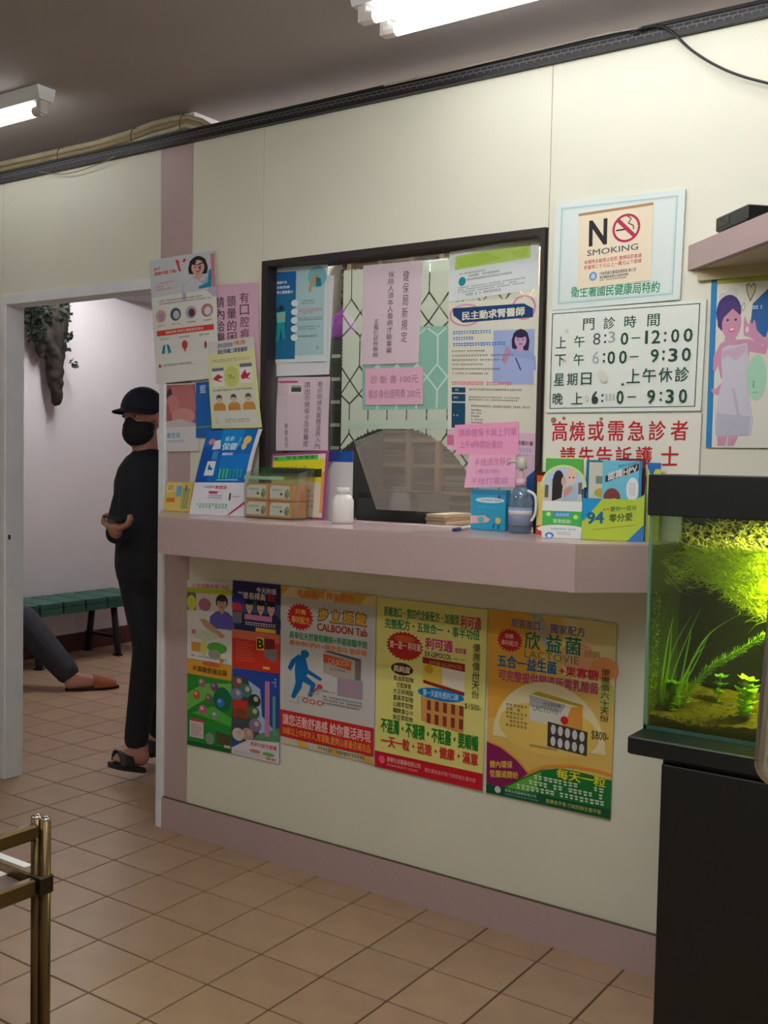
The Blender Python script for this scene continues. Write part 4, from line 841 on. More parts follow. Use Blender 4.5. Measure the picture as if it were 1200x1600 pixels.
# teal leaflet box
M = frame_at(.742, -.012, Z1, 0); bw, bh = .155, .125
p0, p1 = at(735, 824, -.01), at(789, 828, -.01); x0, x1 = p0.x, p1.x; z1 = at(760, 765, -.01).z
o = MB().bevbox(x0, -.01, Z1, x1, .022, z1, .001).build('teal_leaflet_box', mat('teal_card', (40, 160, 196), .5)); put(o, 'teal leaflet box with a white band at the window sill', 'box')
s = Sheet([(x0, -.0103, z1), (x1, -.0103, z1), (x1, -.0103, Z1), (x0, -.0103, Z1)], (40, 160, 196)); s.rect(0, 0, 1, .12, (50, 130, 176)); s.oval(.55, .26, .42, .07, (206, 232, 240)); s.fine(.3, .235, .9, .285, (150, 120, 150), 14); s.oval(.82, .17, .05, .05, (110, 80, 150)); s.poly([(0, .66), (.4, .64), (.58, .72), (.5, .8), (0, .86)], (236, 180, 190)); s.oval(.3, .74, .1, .08, (90, 190, 180)); s.oval(.8, .75, .08, .08, (230, 180, 90)); s.fine(.18, .4, .75, .46, (90, 190, 220), 14); s.poly([(.66, .84), (.7, .84), (.68, .96), (.64, .96)], (20, 80, 140)); s.poly([(.8, .84), (.84, .84), (.82, .96), (.78, .96)], (20, 80, 140))
tag(s.art.build('printed_picture', [ink(k) for k in s.ma], o), kind='stuff'); tag(s.txt.build('printed_lettering', [ink(k) for k in s.mt], o), kind='stuff')
# pump bottle
p = atz(812, 833, Z1); pb = empty('pump_bottle', p); put(pb, 'clear hand sanitiser pump bottle with a white handle at the window edge', 'bottle'); c = (p.x, p.y, Z1)
MB().lathe(c, [(.03, 0), (.034, .005), (.034, .085), (.031, .105), (.02, .125), (.012, .132)], 20, sy=.8).build('bottle_body', clear('sanitiser_plastic', (196, 222, 232), .07, .08, .22, (170, 206, 222)), pb, True)
MB().lathe((p.x, p.y, Z1+.002), [(.028, .003), (.031, .006), (.031, .05), (.03, .052)], 20, sy=.8).build('sanitiser_liquid', clear('blue_gel', (120, 190, 220), .03, .1, .3, (110, 190, 222)), pb, True)
MB().lathe((p.x, p.y, Z1+.022), [(.0345, 0), (.0345, .05)], 20, sy=.8).build('label', mat('label_dark', (140, 156, 184), .5), pb, True)
MB().lathe((p.x, p.y, Z1+.05), [(.0348, 0), (.0348, .014)], 20, sy=.8).build('label_band', mat('label_band', (206, 204, 206), .5), pb, True)
MB().lathe((p.x, p.y, Z1+.132), [(.015, 0), (.015, .02), (.006, .022), (.006, .05)], 14).build('pump_neck', mat('pump_pink', (226, 186, 200), .4), pb, True)
hm = MB().lathe((p.x, p.y, Z1+.18), [(.014, 0), (.016, .004), (.013, .03), (.006, .032)], 12); hm.tube([(p.x, p.y, Z1+.2), (p.x-.03, p.y-.012, Z1+.2), (p.x-.036, p.y-.014, Z1+.192)], .004, 8); hm.build('pump_head', mat('pump_grey', (196, 192, 182), .35), pb, True)
MB().tube(smooth_path([Vector((p.x+.02, p.y, Z1+.12)), Vector((p.x+.045, p.y, Z1+.105)), Vector((p.x+.047, p.y, Z1+.06)), Vector((p.x+.034, p.y, Z1+.035))]), .004, 8).build('handle', MW, pb, True); adopt(pb)
# red and yellow carton
x0, x1 = at(839, 800, -.03).x, at(866, 800, -.03).x; z1 = at(850, 737, -.03).z
o = MB().bevbox(x0, -.034, Z1, x1, -.012, z1, .001).build('red_yellow_carton', mat('yellow_card', (232, 216, 120), .5)); put(o, 'narrow yellow and red carton behind the mother and baby leaflets', 'carton')
s = Sheet([(x0, -.0343, z1), (x1, -.0343, z1), (x1, -.0343, Z1), (x0, -.0343, Z1)], (232, 216, 120)); s.rect(0, 0, 1, .06, (50, 30, 26)); s.rect(0, .06, 1, .16, (222, 80, 40)); s.rect(0, .86, 1, 1, (214, 70, 60)); s.oval(.75, .25, .18, .05, (206, 70, 50)); s.rect(.5, .34, .95, .45, (70, 110, 150)); s.oval(.7, .55, .2, .04, (90, 80, 60)); s.text('感', .5, .62, .95, .7, (206, 70, 60), .03); s.rect(.55, .75, .9, .8, (206, 90, 70))
tag(s.art.build('printed_picture', [ink(k) for k in s.ma], o), kind='stuff'); tag(s.txt.build('printed_lettering', [ink(k) for k in s.mt], o), kind='stuff')

# mother and baby leaflet holder
A = math.radians(16)
M = frame_at(1.048, -.150, Z1, A, .06); w = .104
h = empty('leaflet_holder', M.translation); put(h, 'white and green leaflet holder filled with mother and baby leaflets', 'holder')
MB().box(0, .0, 0, w, .0015, .098, M=M).build('front_panel', mat('white_card', (234, 236, 232), .5), h); MB().box(0, .0015, 0, .0015, .04, .098, M=M).build('side_panel', MATS['white_card'], h); MB().box(w-.0015, .0015, 0, w, .04, .098, M=M).build('side_panel', MATS['white_card'], h); MB().box(0, .04, 0, w, .0415, .15, M=M).build('back_panel', MATS['white_card'], h); MB().box(.0015, .0015, 0, w-.0015, .04, .0015, M=M).build('base', MATS['white_card'], h)
s = Sheet(lquad(M, 0, 0, w, .098, -.0002), W_); s.rect(0, .27, 1, .72, (70, 180, 84)); s.oval(.5, .76, .62, .12, (234, 236, 232)); s.rect(.28, .3, .72, .43, (70, 150, 206)); s.text('健康媽媽', .34, .32, .68, .41, (150, 200, 230), .02); s.text('寶寶健康!', .28, .48, .74, .6, (190, 230, 170), .03); s.oval(.16, .36, .06, .06, (200, 230, 120)); s.oval(.85, .42, .06, .06, (200, 230, 120)); s.fine(.22, .73, .88, .78, (110, 150, 200), 16); s.fine(.4, .82, .74, .92, (150, 160, 170), 12, 2, .5); s.oval(.2, .93, .11, .08, (70, 130, 200)); s.oval(.2, .95, .06, .05, (226, 236, 240))
tag(s.art.build('printed_picture', [ink(k) for k in s.ma], h), kind='stuff'); tag(s.txt.build('printed_lettering', [ink(k) for k in s.mt], h), kind='stuff'); adopt(h)
for k in range(3):
    Mk = M @ Matrix.Translation((0, .006+k*.010, .003))
    s = Sheet(lquad(Mk, .003, 0, w-.003, .208-k*-.002, 0), ((80, 180, 76), (240, 226, 40), (236, 232, 220))[k], t=.003)
    if k == 0:
        s.oval(.5, .36, .62, .28, (214, 226, 150), 180, 360); s.oval(.5, .38, .56, .27, (186, 210, 236), 180, 360); s.rect(0, .3, 1, .55, (206, 206, 206)); s.rect(0, .34, .1, .5, (96, 96, 90)); s.rect(.9, .3, 1, .45, (110, 106, 100))
        s.oval(.36, .28, .15, .13, (34, 28, 34)); s.poly([(.2, .26), (.5, .26), (.46, .5), (.2, .55)], (34, 28, 34)); s.oval(.5, .29, .06, .06, (216, 170, 150)); s.oval(.7, .22, .14, .1, (232, 196, 176)); s.oval(.66, .24, .02, .012, (60, 40, 40)); s.oval(.76, .24, .02, .012, (60, 40, 40)); s.poly([(.52, .36), (.86, .32), (.92, .52), (.5, .55)], (170, 196, 220)); s.poly([(.5, .4), (.72, .34), (.76, .4), (.55, .5)], (206, 150, 130))
    s.build('mother_baby_leaflet' if k == 0 else 'leaflet', ('front green leaflet with a mother kissing her baby in the holder', 'yellow edged leaflet just behind the mother and baby leaflet', 'cream leaflet at the back of the mother and baby holder')[k], 'leaflet')
# second holder with booklets
M = frame_at(1.152, -.128, Z1, A, .04); w = .158
h = empty('booklet_holder', M.translation); put(h, 'lime and blue cardboard holder filled with booklets beside the aquarium', 'holder')
ML_ = mat('lime_card', (182, 206, 60), .5); MBL = mat('blue_card', (44, 120, 190), .5)
MB().prism([M @ Vector(p) for p in ((0, 0, 0), (w, 0, 0), (w, 0, .122), (w*.86, 0, .108), (0, 0, .108))], (M.to_3x3() @ Vector((0, .0015, 0)))).build('front_panel', ML_, h)
for x in (0, w-.0015): MB().prism([M @ Vector(p) for p in ((x, .0015, 0), (x, .05, 0), (x, .05, .17), (x, .0015, .11))], (M.to_3x3() @ Vector((.0015, 0, 0)))).build('side_panel', MBL, h)
MB().box(0, .05, 0, w, .0515, .17, M=M).build('back_panel', MBL, h); MB().box(.0015, .0015, 0, w-.0015, .05, .0015, M=M).build('base', MBL, h)
s = Sheet(lquad(M, 0, 0, w, .108, -.0002), (182, 206, 60)); s.poly([(0, 0), (.32, 0), (.06, .5), (0, .56)], (20, 150, 206)); s.poly([(1, .6), (1, 1), (.74, 1)], (50, 120, 190)); s.text('94', .08, .32, .36, .62, (10, 96, 150), .04, -.03); s.text('愛你一百分', .46, .16, .88, .28, (90, 120, 50), .02, -.06); s.text('零分愛', .44, .34, .82, .54, (70, 96, 50), .02, -.06); s.line([(.18, .76), (.88, .6)], .008, (150, 140, 50), 1.4); s.oval(.36, .26, .02, .02, (206, 90, 60)); s.oval(.42, .25, .02, .02, (206, 90, 60))
tag(s.art.build('printed_picture', [ink(k) for k in s.ma], h), kind='stuff'); tag(s.txt.build('printed_lettering', [ink(k) for k in s.mt], h), kind='stuff'); adopt(h)
BK = [('comic_booklet', .048, .008, .100, .205, (110, 196, 220), 'light blue comic booklet with a speech bubble in the lime holder'), ('cream_booklet', .012, .018, .06, .2, (206, 206, 190), 'cream booklet standing left of the comic booklet'), ('teal_booklet', .003, .027, .06, .206, (20, 120, 150), 'dark teal booklet at the back of the lime holder'), ('maroon_booklet', .085, .036, .07, .212, (120, 28, 44), 'maroon booklet behind the comic booklet')]
for nm, bx, by, bw, bh, c, lb in BK:
    Mk = M @ Matrix.Translation((bx, by, .003)); s = Sheet(lquad(Mk, 0, 0, bw, bh, 0), c, t=.005)
    if nm == 'comic_booklet':
        s.poly([(.08, .2), (.92, .03), (.92, .12), (.08, .28)], (60, 34, 40)); s.text('認識HPV', .14, .1, .88, .2, (236, 230, 226), .03, -.12); s.text('預防子宮頸癌', .4, .03, .9, .07, (90, 130, 150), .02, -.05); s.oval(.26, .48, .22, .13, (124, 62, 62)); s.oval(.32, .56, .15, .08, (232, 190, 170)); s.oval(.5, .56, .1, .05, (216, 60, 100)); s.poly([(.1, .6), (.5, .6), (.6, .8), (.06, .8)], (214, 40, 110)); s.poly([(.6, .55), (.9, .55), (.9, .8), (.62, .8)], (110, 60, 66)); s.oval(.78, .36, .16, .15, (236, 236, 240)); s.fine(.7, .28, .86, .44, (160, 160, 170), 4, 6, .5); s.rect(.93, 0, 1, 1, (40, 140, 190))
    if nm == 'cream_booklet': s.oval(.55, .4, .3, .06, (190, 170, 60)); s.rect(.3, .18, .6, .28, (120, 140, 130)); s.rect(.2, .5, .5, .56, (150, 160, 170))
    if nm == 'maroon_booklet': s.rect(.1, .04, .5, .4, (206, 206, 190)); s.rect(.2, .3, .5, .5, (200, 150, 130)); s.rect(.1, .2, .4, .26, (110, 150, 90))
    s.build(nm, lb, 'booklet')
Mk = M @ Matrix.Translation((w+.002, .03, .0)); s = Sheet(lquad(Mk, 0, .0, .034, .205, 0), (206, 210, 90), t=.004); s.rect(0, 0, 1, .08, (40, 110, 180)); s.poly([(.1, .08), (.6, .08), (.3, .2)], (40, 110, 180))
s.build('lime_booklet', 'lime and blue booklet standing between the booklet holder and the aquarium hood', 'booklet')

# ------------------------------------------------------------------ corner shelf and set-top box
sx, z0, z1 = 1.368, 1.865, 1.928
cs = empty('wall_shelf', (1.9, -.2, z0)); put(cs, 'pink laminate wall shelf with a cut corner above the woman poster', 'shelf')
MB().prism([(sx, -.001, z0), (sx+.36, -.36, z0), (2.6, -.36, z0), (2.6, -.001, z0)], (0, 0, z1-z0)).build('shelf_board', M_PINK, cs)
MB().prism([(sx+.02, -.001, z0-.0015), (sx+.37, -.35, z0-.0015), (2.6, -.35, z0-.0015), (2.6, -.001, z0-.0015)], (0, 0, .0013)).build('underside', mat('raw_board', (190, 176, 140), .7), cs)
MB().box(sx+.03, -.014, z0-.03, 2.6, -.0006, z0-.0016).build('batten', mat('raw_board', (190, 176, 140), .7), cs); adopt(cs)
P = atz(1117.5, 366, z1); d = Vector((.7071, -.7071, 0)); e = Vector((.7071, .7071, 0)); L = .3
while proj(P+d*L+Vector((0, 0, .038)))[0] > 1169 and L > .02: L -= .002
Mx = Matrix(((d.x, e.x, 0, P.x), (d.y, e.y, 0, P.y), (0, 0, 1, z1+.0005), (0, 0, 0, 1)))
sb = empty('set_top_box', P); put(sb, 'black set-top box lying on the pink wall shelf', 'electronics')
MB().bevbox(0, 0, .003, L, .14, .038, .003, M=Mx).build('casing', mat('glossy_black', (20, 22, 28), .2), sb)
MB().box(.01, -.0008, .012, L*.45, .0, .03, M=Mx).build('display_window', mat('display_black', (34, 42, 48), .1), sb)
for x in (.01, L-.02):
    for y in (.01, .12): MB().box(x, y, 0, x+.01, y+.01, .003, M=Mx).build('rubber_foot', M_BLACKPL, sb)
adopt(sb)
# ------------------------------------------------------------------ aquarium
TF, TB, TX0, TX1 = -.467, -.26, 1.462, 2.16
TZ0, HZ0, HZ1 = .785, at(1016, 805, TF).z, at(1020, 741, TF).z
WL = at(1040, 854, TF).z
cab = empty('aquarium_cabinet', (1.85, -.3, 0)); put(cab, 'black laminate cabinet standing under the aquarium', 'cabinet')
MB().box(1.53, -.525, .06, 2.16, -.1, .7445).build('cabinet_body', M_BLACK, cab)
MB().box(1.545, -.505, 0, 2.145, -.11, .06).build('plinth', M_BLACKPL, cab)
for x0, x1 in ((1.533, 1.843), (1.847, 2.157)):
    d = MB().bevbox(x0, -.543, .065, x1, -.5255, .735, .002).build('door', M_BLACK, cab)
    xk = x1-.03 if x0 < 1.6 else x0+.03
    MB().tube([(xk, -.543, .45), (xk, -.56, .45), (xk, -.56, .55), (xk, -.543, .55)], .005, 8).build('handle', M_CHROME, d, True)
adopt(cab)
sl = MB().bevbox(1.459, -.55, .746, 2.24, -.1, TZ0-.0008, .003).build('aquarium_base_board', mat('black_board', (15, 22, 26), .4, noise=.08, nscale=60)); put(sl, 'thick black base board lying under the glass tank', 'board')
tk = empty('aquarium', (1.8, -.3, TZ0)); put(tk, 'glass aquarium with a black hood and murky green water', 'aquarium')
MG = clear('tank_glass', (247, 251, 248), .03, .01); MGS = clear('algae_side_glass', (235, 245, 225), .03, .01, .3, (86, 112, 44)); GE = mat('glass_edge', (96, 140, 120), .15)
MB().box(TX0+.006, TF, TZ0, TX1-.006, TF+.006, HZ0+.02).build('front_pane', MG, tk)
MB().box(TX0+.006, TB-.006, TZ0, TX1-.006, TB, HZ0+.02).build('back_pane', MG, tk)
for x in (TX0, TX1-.006):
    p = MB().box(x, TF+.0005, TZ0, x+.006, TB, HZ0+.02).build('side_pane', MGS, tk); MB().box(x, TF-.0008, TZ0, x+.0065, TF+.0004, HZ0+.02).build('polished_edge', GE, p)
MB().box(TX0+.0065, TF+.0065, TZ0, TX1-.0065, TB-.0065, TZ0+.005).build('bottom_pane', GE, tk)
MB().box(TX0+.001, TF-.0008, TZ0, TX1-.001, TF-.0002, TZ0+.009).build('silicone_seam', mat('silicone', (60, 96, 84), .3), tk)
MB().box(TX0+.001, TB+.0006, TZ0, TX1-.001, TB+.003, HZ0+.01).build('backdrop_film', mat('dark_film', (22, 36, 34), .6), tk)
hd = MB().bevbox(TX0-.004, TF-.006, HZ0, TX1+.004, TB+.006, HZ1, .002).build('hood', M_BLACK, tk)
MB().box(1.74, -.42, HZ0-.016, 2.1, -.32, HZ0-.0005).build('lamp_housing', mat('lamp_white', (206, 210, 200), .4), hd)
MB().box(1.76, -.41, HZ0-.0185, 2.08, -.33, HZ0-.0165).build('lamp_strip', emit('aquarium_glow', (255, 244, 190), AQUARIUM_LAMP), hd)
x0, x1, y0, y1 = TX0+.0075, TX1-.0075, TF+.0075, TB-.0075
MB().box(x0, y0, TZ0+.0055, x1, y1, WL).build('water', clear('green_water', (206, 224, 112), .02, .03, .03, (140, 160, 30)), tk)
g = MB(); nx, ny = 46, 22; random.seed(3)
def gz(x, y): return TZ0+.03+.045*(y-y0)/(y1-y0)+.008*math.sin(x*19)+random.uniform(-.0035, .0035)
vs = [(x0+.002+(x1-x0-.004)*i/nx, y0+.002+(y1-y0-.004)*j/ny, 0) for j in range(ny+1) for i in range(nx+1)]; vs = [(x, y, gz(x, y)) for x, y, _ in vs]
g.add(vs, [(j*(nx+1)+i, j*(nx+1)+i+1, (j+1)*(nx+1)+i+1, (j+1)*(nx+1)+i) for j in range(ny) for i in range(nx)])
g.add([(v[0], v[1], TZ0+.006) for v in vs[:nx+1]]+vs[:nx+1], [(i, i+1, nx+2+i, nx+1+i) for i in range(nx)])
for k in range(1400):
    x, y = random.uniform(x0+.005, x1-.005), random.uniform(y0+.004, y1-.01); r = random.uniform(.0018, .0042); c = Vector((x, y, gz(x, y)))
    if k < 500: c = Vector((x, y0+.003, random.uniform(TZ0+.008, TZ0+.034)))
    g.add([c+Vector(d)*r for d in ((1, 0, 0), (-.5, .8, 0), (-.5, -.8, 0), (0, 0, .8), (0, 0, -.8))], [(0, 1, 3), (1, 2, 3), (2, 0, 3), (1, 0, 4), (2, 1, 4), (0, 2, 4)])
tag(g.build('gravel', mat('gravel', (84, 64, 34), .8, noise=.4, nscale=140), tk), kind='stuff')
adopt(tk)
def leafmat(n, c): 
    m = mat(n, c, .5); b = m.node_tree.nodes['Principled BSDF']; b.inputs['Transmission Weight'].default_value = 0; b.inputs['Subsurface Weight'].default_value = 0; return m
LG, LG2, LY = leafmat('plant_green', (96, 150, 40)), leafmat('plant_pale', (150, 190, 60)), leafmat('algae_yellow', (206, 214, 70))
def ribbon(mb, pts, w, side=Vector((1, .3, 0)).normalized()):
    n = len(pts); vs = []
    for i, p in enumerate(pts):
        k = w*(1-.85*(i/(n-1))**2); vs += [p-side*k, p+side*k]
    mb.add(vs, [(2*i, 2*i+1, 2*i+3, 2*i+2) for i in range(n-1)])
gp = empty('aquarium_grass', at(1035, 1110, -.38)); put(gp, 'tuft of thin upright water grass in the tank corner by the counter', 'plant')
for i, (a, b, c, y) in enumerate([((1030, 1100), (1042, 1010), (1052, 965), -.4), ((1032, 1105), (1050, 1020), (1080, 962), -.38), ((1028, 1100), (1033, 1000), (1040, 950), -.36), ((1036, 1108), (1060, 1030), (1095, 950), -.34), ((1034, 1105), (1045, 1040), (1050, 980), -.42), ((1045, 1108), (1085, 1040), (1110, 985), -.33), ((1050, 1105), (1100, 1000), (1165, 955), -.3), ((1056, 1105), (1075, 1010), (1080, 985), -.35), ((1048, 1100), (1090, 1020), (1118, 1010), -.37), ((1070, 1110), (1078, 1040), (1102, 1000), -.31)]):
    mb = MB(); ribbon(mb, smooth_path([at(a[0], a[1], y), at(b[0], b[1], y), at(c[0], c[1], y)], 8), .0022); mb.build('blade', LG if i % 2 else LG2, gp)
adopt(gp)
gp = empty('aquarium_vine', at(1045, 950, -.33)); put(gp, 'long thin leaf arching just below the floating algae in the tank', 'plant')
mb = MB(); ribbon(mb, smooth_path([at(1042, 1080, -.34), at(1040, 960, -.34), at(1058, 925, -.34), at(1095, 917, -.34), at(1140, 921, -.33)], 8), .002, Vector((.6, .2, .6))); mb.build('blade', LG2, gp); adopt(gp)
def stem_plant(name, label, path, y, leaf, step, m, seed, fl=1.):
    random.seed(seed); t = empty(name, at(path[0][0], path[0][1], y)); put(t, label, 'plant')
    P = smooth_path([at(u, v, y) for u, v in path], 14); MB().tube(P, .0016, 6).build('stem', m, t)
    lf = MB()
    for i in range(0, len(P)-1, step):
        d = (P[min(i+1, len(P)-1)]-P[max(i-1, 0)]).normalized(); a0 = random.random()*6
        for k in range(6):
            a = a0+k*math.pi/3; o = d.orthogonal().normalized(); q = d.cross(o); r = (o*math.cos(a)+q*math.sin(a)); L = leaf*random.uniform(.7, 1.2)
            b = P[i]; tip = b+r*L+d*L*.5; sd = d.cross(r)*L*.18*fl; lf.add([b, b+(tip-b)*.5+sd, tip, b+(tip-b)*.5-sd], [(0, 1, 2, 3)])
    tag(lf.build('leaves', m, t), kind='stuff'); return adopt(t)
stem_plant('aquarium_stem_plant', 'bright green feathery stem slanting across the tank', [(1062, 1110), (1085, 1070), (1115, 1040), (1150, 1020), (1195, 992)], -.38, .013, 1, LG2, 1)
stem_plant('aquarium_stem_plant', 'short bushy green plant at the foot of the water grass', [(1040, 1108), (1050, 1085), (1052, 1070)], -.42, .022, 3, LG, 2, 1.6)
stem_plant('aquarium_stem_plant', 'small bushy plant beside the slanting stem', [(1062, 1105), (1058, 1085), (1050, 1072)], -.40, .016, 3, LG2, 5, 1.6)
stem_plant('aquarium_stem_plant', 'rounded leafy plant low in the tank near the chrome stand', [(1165, 1120), (1165, 1090), (1170, 1060)], -.42, .026, 4, LG2, 3, 2.6)
stem_plant('aquarium_stem_plant', 'sparse dark leafed plant in the middle of the gravel', [(1120, 1110), (1124, 1080), (1126, 1055)], -.33, .017, 6, LG, 4, 2.6)
random.seed(11); al = MB()
def filament(u, v, y, n, du, dv, w):
    pts = []; a = random.uniform(-1, 1)
    for i in range(n):
        pts.append(at(u, v, y+random.uniform(-.004, .004))); u += du+random.uniform(-5, 5); v += dv+random.uniform(-4, 4)
    ribbon(al, pts, w, Vector((random.uniform(-1, 1), .4, random.uniform(-1, 1))).normalized())
for k in range(2400):
    t = random.random(); u = 1080+125*t**.75; depth = 15+95*((u-1070)/130)
    v = 862+depth*random.random()**1.3; filament(u, v, random.uniform(-.43, -.29), 6, random.uniform(-6, -1), random.uniform(-5, 3), random.uniform(.0006, .002))
for k in range(260): filament(random.uniform(1075, 1205), random.uniform(815, 850), random.uniform(-.43, -.29), 5, random.uniform(-4, 4), random.uniform(-3, 3), random.uniform(.001, .003))
for k in range(160): filament(random.uniform(1030, 1090), random.uniform(862, 905), random.uniform(-.42, -.3), 7, random.uniform(2, 7), random.uniform(-2, 5), .0008)
tag(al.build('floating_algae', LY), 'mass of yellow green thread algae floating at the tank surface', 'algae', kind='stuff')
random.seed(5); al = MB()
for k in range(300):
    v = random.uniform(925, 1110); c = atx(1020, v, TX0+.0072+.0005); c = Vector((TX0+.0079+random.random()*.002, random.uniform(y0+.002, y0+.05)*1.0, at(1016, v, TF).z)); r = random.uniform(.001, .003)
    al.add([c+Vector(d)*r for d in ((.4, 1, 0), (.4, -.5, .8), (.4, -.5, -.8), (1, 0, 0))], [(0, 1, 3), (1, 2, 3), (2, 0, 3), (2, 1, 0)])
tag(al.build('algae_film', LG2), 'crust of green algae along the tank corner silicone', 'algae', kind='stuff')

# ------------------------------------------------------------------ chrome sign stand in front of the aquarium
sy = -1.0; a = at(1191, 1150, sy); zb = at(1192, 1217, sy).z; xa = a.x
st = empty('sign_stand', (xa+.16, sy, 0)); put(st, 'chrome framed sign stand at the edge of the aquarium', 'sign stand')
w, zt2 = .32, zb+.8; r = .03; path = []
for cx, cz, a0 in ((xa+r, zb+r, 180), (xa+w-r, zb+r, 270), (xa+w-r, zt2-r, 0), (xa+r, zt2-r, 90)):
    for k in range(7): t = math.radians(a0+15*k); path.append(Vector((cx+r*math.cos(t), sy, cz+r*math.sin(t))))
path.append(path[0]); path = [p+Vector((.022*(p.z-zb)/.45, 0, 0)) for p in path]
MB().tube(path, .0125, 12, cap=False).build('frame', M_CHROME, st, True)
MB().box(xa+.012, sy-.004, zb+.012, xa+w-.012, sy+.004, zt2-.012).build('sign_panel', mat('dark_plum_panel', (40, 22, 32), .3), st)
MB().tube([(xa+w/2, sy, .02), (xa+w/2, sy, zb-.0126)], .014, 12).build('post', M_CHROME, st, True)
MB().lathe((xa+w/2, sy, 0), [(.15, 0), (.15, .008), (.03, .02), (.02, .03)], 28).build('foot', M_CHROME, st, True); adopt(st)

# ------------------------------------------------------------------ bronze trolley in the corner
P = atz(64, 1279, .72); tx, ty = P.x, P.y
tr = empty('trolley', (tx-.3, ty-.2, 0)); put(tr, 'bronze metal trolley with railed shelf at the bottom corner', 'trolley')
W2, D2 = .62, .42
MBR2 = mat('dark_bronze_joint', (60, 52, 40), .35, .7)
for x in (tx, tx-W2):
    for y in (ty, ty-D2):
        b = MB(); b.tube([(x-.0085, y-.003, .09), (x-.0085, y-.003, .722)], .0095, 12); b.tube([(x+.0085, y+.003, .09), (x+.0085, y+.003, .72)], .0095, 12)
        l = b.build('post', M_BRONZE, tr, True)
        for z in (.6, .25): MB().bevbox(x-.02, y-.014, z-.012, x+.02, y+.014, z+.022, .003).build('joint', MBR2, l)
        MB().ball((x-.0085, y-.003, .722), (.0098, .0098, .005)).build('post_cap', M_CHROME, l, True); MB().ball((x+.0085, y+.003, .72), (.0098, .0098, .005)).build('post_cap', M_CHROME, l, True)
        c = MB().tube([(x-.012, y, .04), (x+.012, y, .04)], .04, 16).build('caster_wheel', M_BLACKPL, tr, True); MB().box(x-.016, y-.01, .04, x+.016, y+.01, .09).build('caster_fork', M_CHROME, c)
for x in (tx, tx-W2): MB().bevbox(x-.010, ty-D2, .688, x+.010, ty-.01, .715, .004).build('rail', M_BRONZE, tr)
for z in (.6, .25):
    MB().box(tx-W2+.01, ty-D2+.01, z-.004, tx-.01, ty-.01, z).build('shelf', mat('grey_shelf', (120, 104, 92), .5), tr)
    for y in (ty, ty-D2): MB().bevbox(tx-W2, y-.008, z-.012, tx-.02, y+.008, z+.018, .003).build('shelf_rail', M_BRONZE, tr)
    for x in (tx, tx-W2): MB().bevbox(x-.009, ty-D2, z-.012, x+.009, ty-.014, z+.018, .003).build('shelf_rail', M_BRONZE, tr)
adopt(tr)
p = atz(-6, 1360, .602); o = MB().box(p.x-.18, p.y-.06, .6008, p.x+.03, p.y+.055, .603).build('paper_sheet', mat('white_paper', (236, 236, 236), .6)); put(o, 'white paper lying on the bronze trolley shelf', 'paper')

# ------------------------------------------------------------------ reception behind the window
dk = empty('reception_desk', (.5, .5, 0)); put(dk, 'dark reception desk just behind the window', 'desk')
MB().box(-.4, .1005, 1.115, 2.2, .62, 1.15).build('desk_top', mat('desk_grey', (120, 110, 108), .4), dk); MB().box(-.35, .13, 0, 2.15, .16, 1.115).build('front_board', mat('desk_brown', (96, 72, 56), .6), dk)
for x in (-.38, 2.15): MB().box(x, .105, 0, x+.03, .6, 1.115).build('side_board', MATS['desk_brown'], dk)
adopt(dk)
ty_ = .13
p, q = at(557, 812, ty_), at(652, 772, ty_)
t = empty('black_tray', (p.x, ty_, 1.15)); put(t, 'black plastic tray on the desk behind the speaking hole', 'tray')
zq = q.z
MB().box(p.x, ty_, 1.1505, q.x, ty_+.2, 1.16).build('tray_base', M_BLACKPL, t); MB().box(p.x, ty_, 1.16, q.x, ty_+.006, zq-.02).build('tray_front', M_BLACKPL, t); MB().box(p.x, ty_+.194, 1.16, q.x, ty_+.2, zq).build('tray_back', M_BLACKPL, t)
for x in (p.x, q.x-.006): MB().box(x, ty_+.006, 1.16, x+.006, ty_+.194, zq).build('tray_side', M_BLACKPL, t)
adopt(t)
p, q = at(656, 812, .2), at(702, 796, .2)
for k in range(4):
    o = MB().box(p.x+.004*k, .18+.006*(k % 2), 1.1505+k*.011, q.x-.003*k, .36, 1.1605+k*.011).build('paper_pile', mat('pile_%d' % (k % 2), ((176, 146, 110), (206, 186, 156))[k % 2], .7)); put(o, '%s bundle of brown papers beside the black tray' % ('bottom', 'second', 'third', 'top')[k], 'papers', 'paper bundles on the desk')
# pigeonhole rack
ry = .95; M_BEIGE = mat('beige_board', (190, 160, 132), .6)
xs_ = [at(u, 720, ry).x for u in (490, 540, 588, 637, 683, 740, 800)]; zs_ = [at(620, v, ry).z for v in (812, 768, 727, 688, 648, 600, 540, 480, 420, 395)]
rk = empty('pigeonhole_rack', ((xs_[0]+xs_[-1])/2, ry, zs_[0])); put(rk, 'beige pigeonhole rack against the back of the reception', 'rack')
MB().box(xs_[0], ry+.25, 0, xs_[-1], ry+.26, zs_[-1]).build('back_board', M_BEIGE, rk)
for x in xs_: MB().box(x-.011, ry, 0, x+.011, ry+.25, zs_[-1]).build('divider', M_BEIGE, rk)
for z in zs_: 
    for i in range(len(xs_)-1): MB().box(xs_[i]+.0115, ry+.004, z-.007, xs_[i+1]-.0115, ry+.25, z+.007).build('shelf', M_BEIGE, rk)
adopt(rk)
random.seed(9); cols = [(130, 104, 84), (150, 128, 110), (110, 96, 90), (166, 148, 128), (100, 80, 70), (140, 130, 124)]
ordn = ['lowest', 'second', 'third', 'fourth', 'fifth', 'sixth', 'seventh', 'eighth', 'ninth', 'tenth']; colo = ['first', 'second', 'third', 'fourth', 'fifth', 'last']
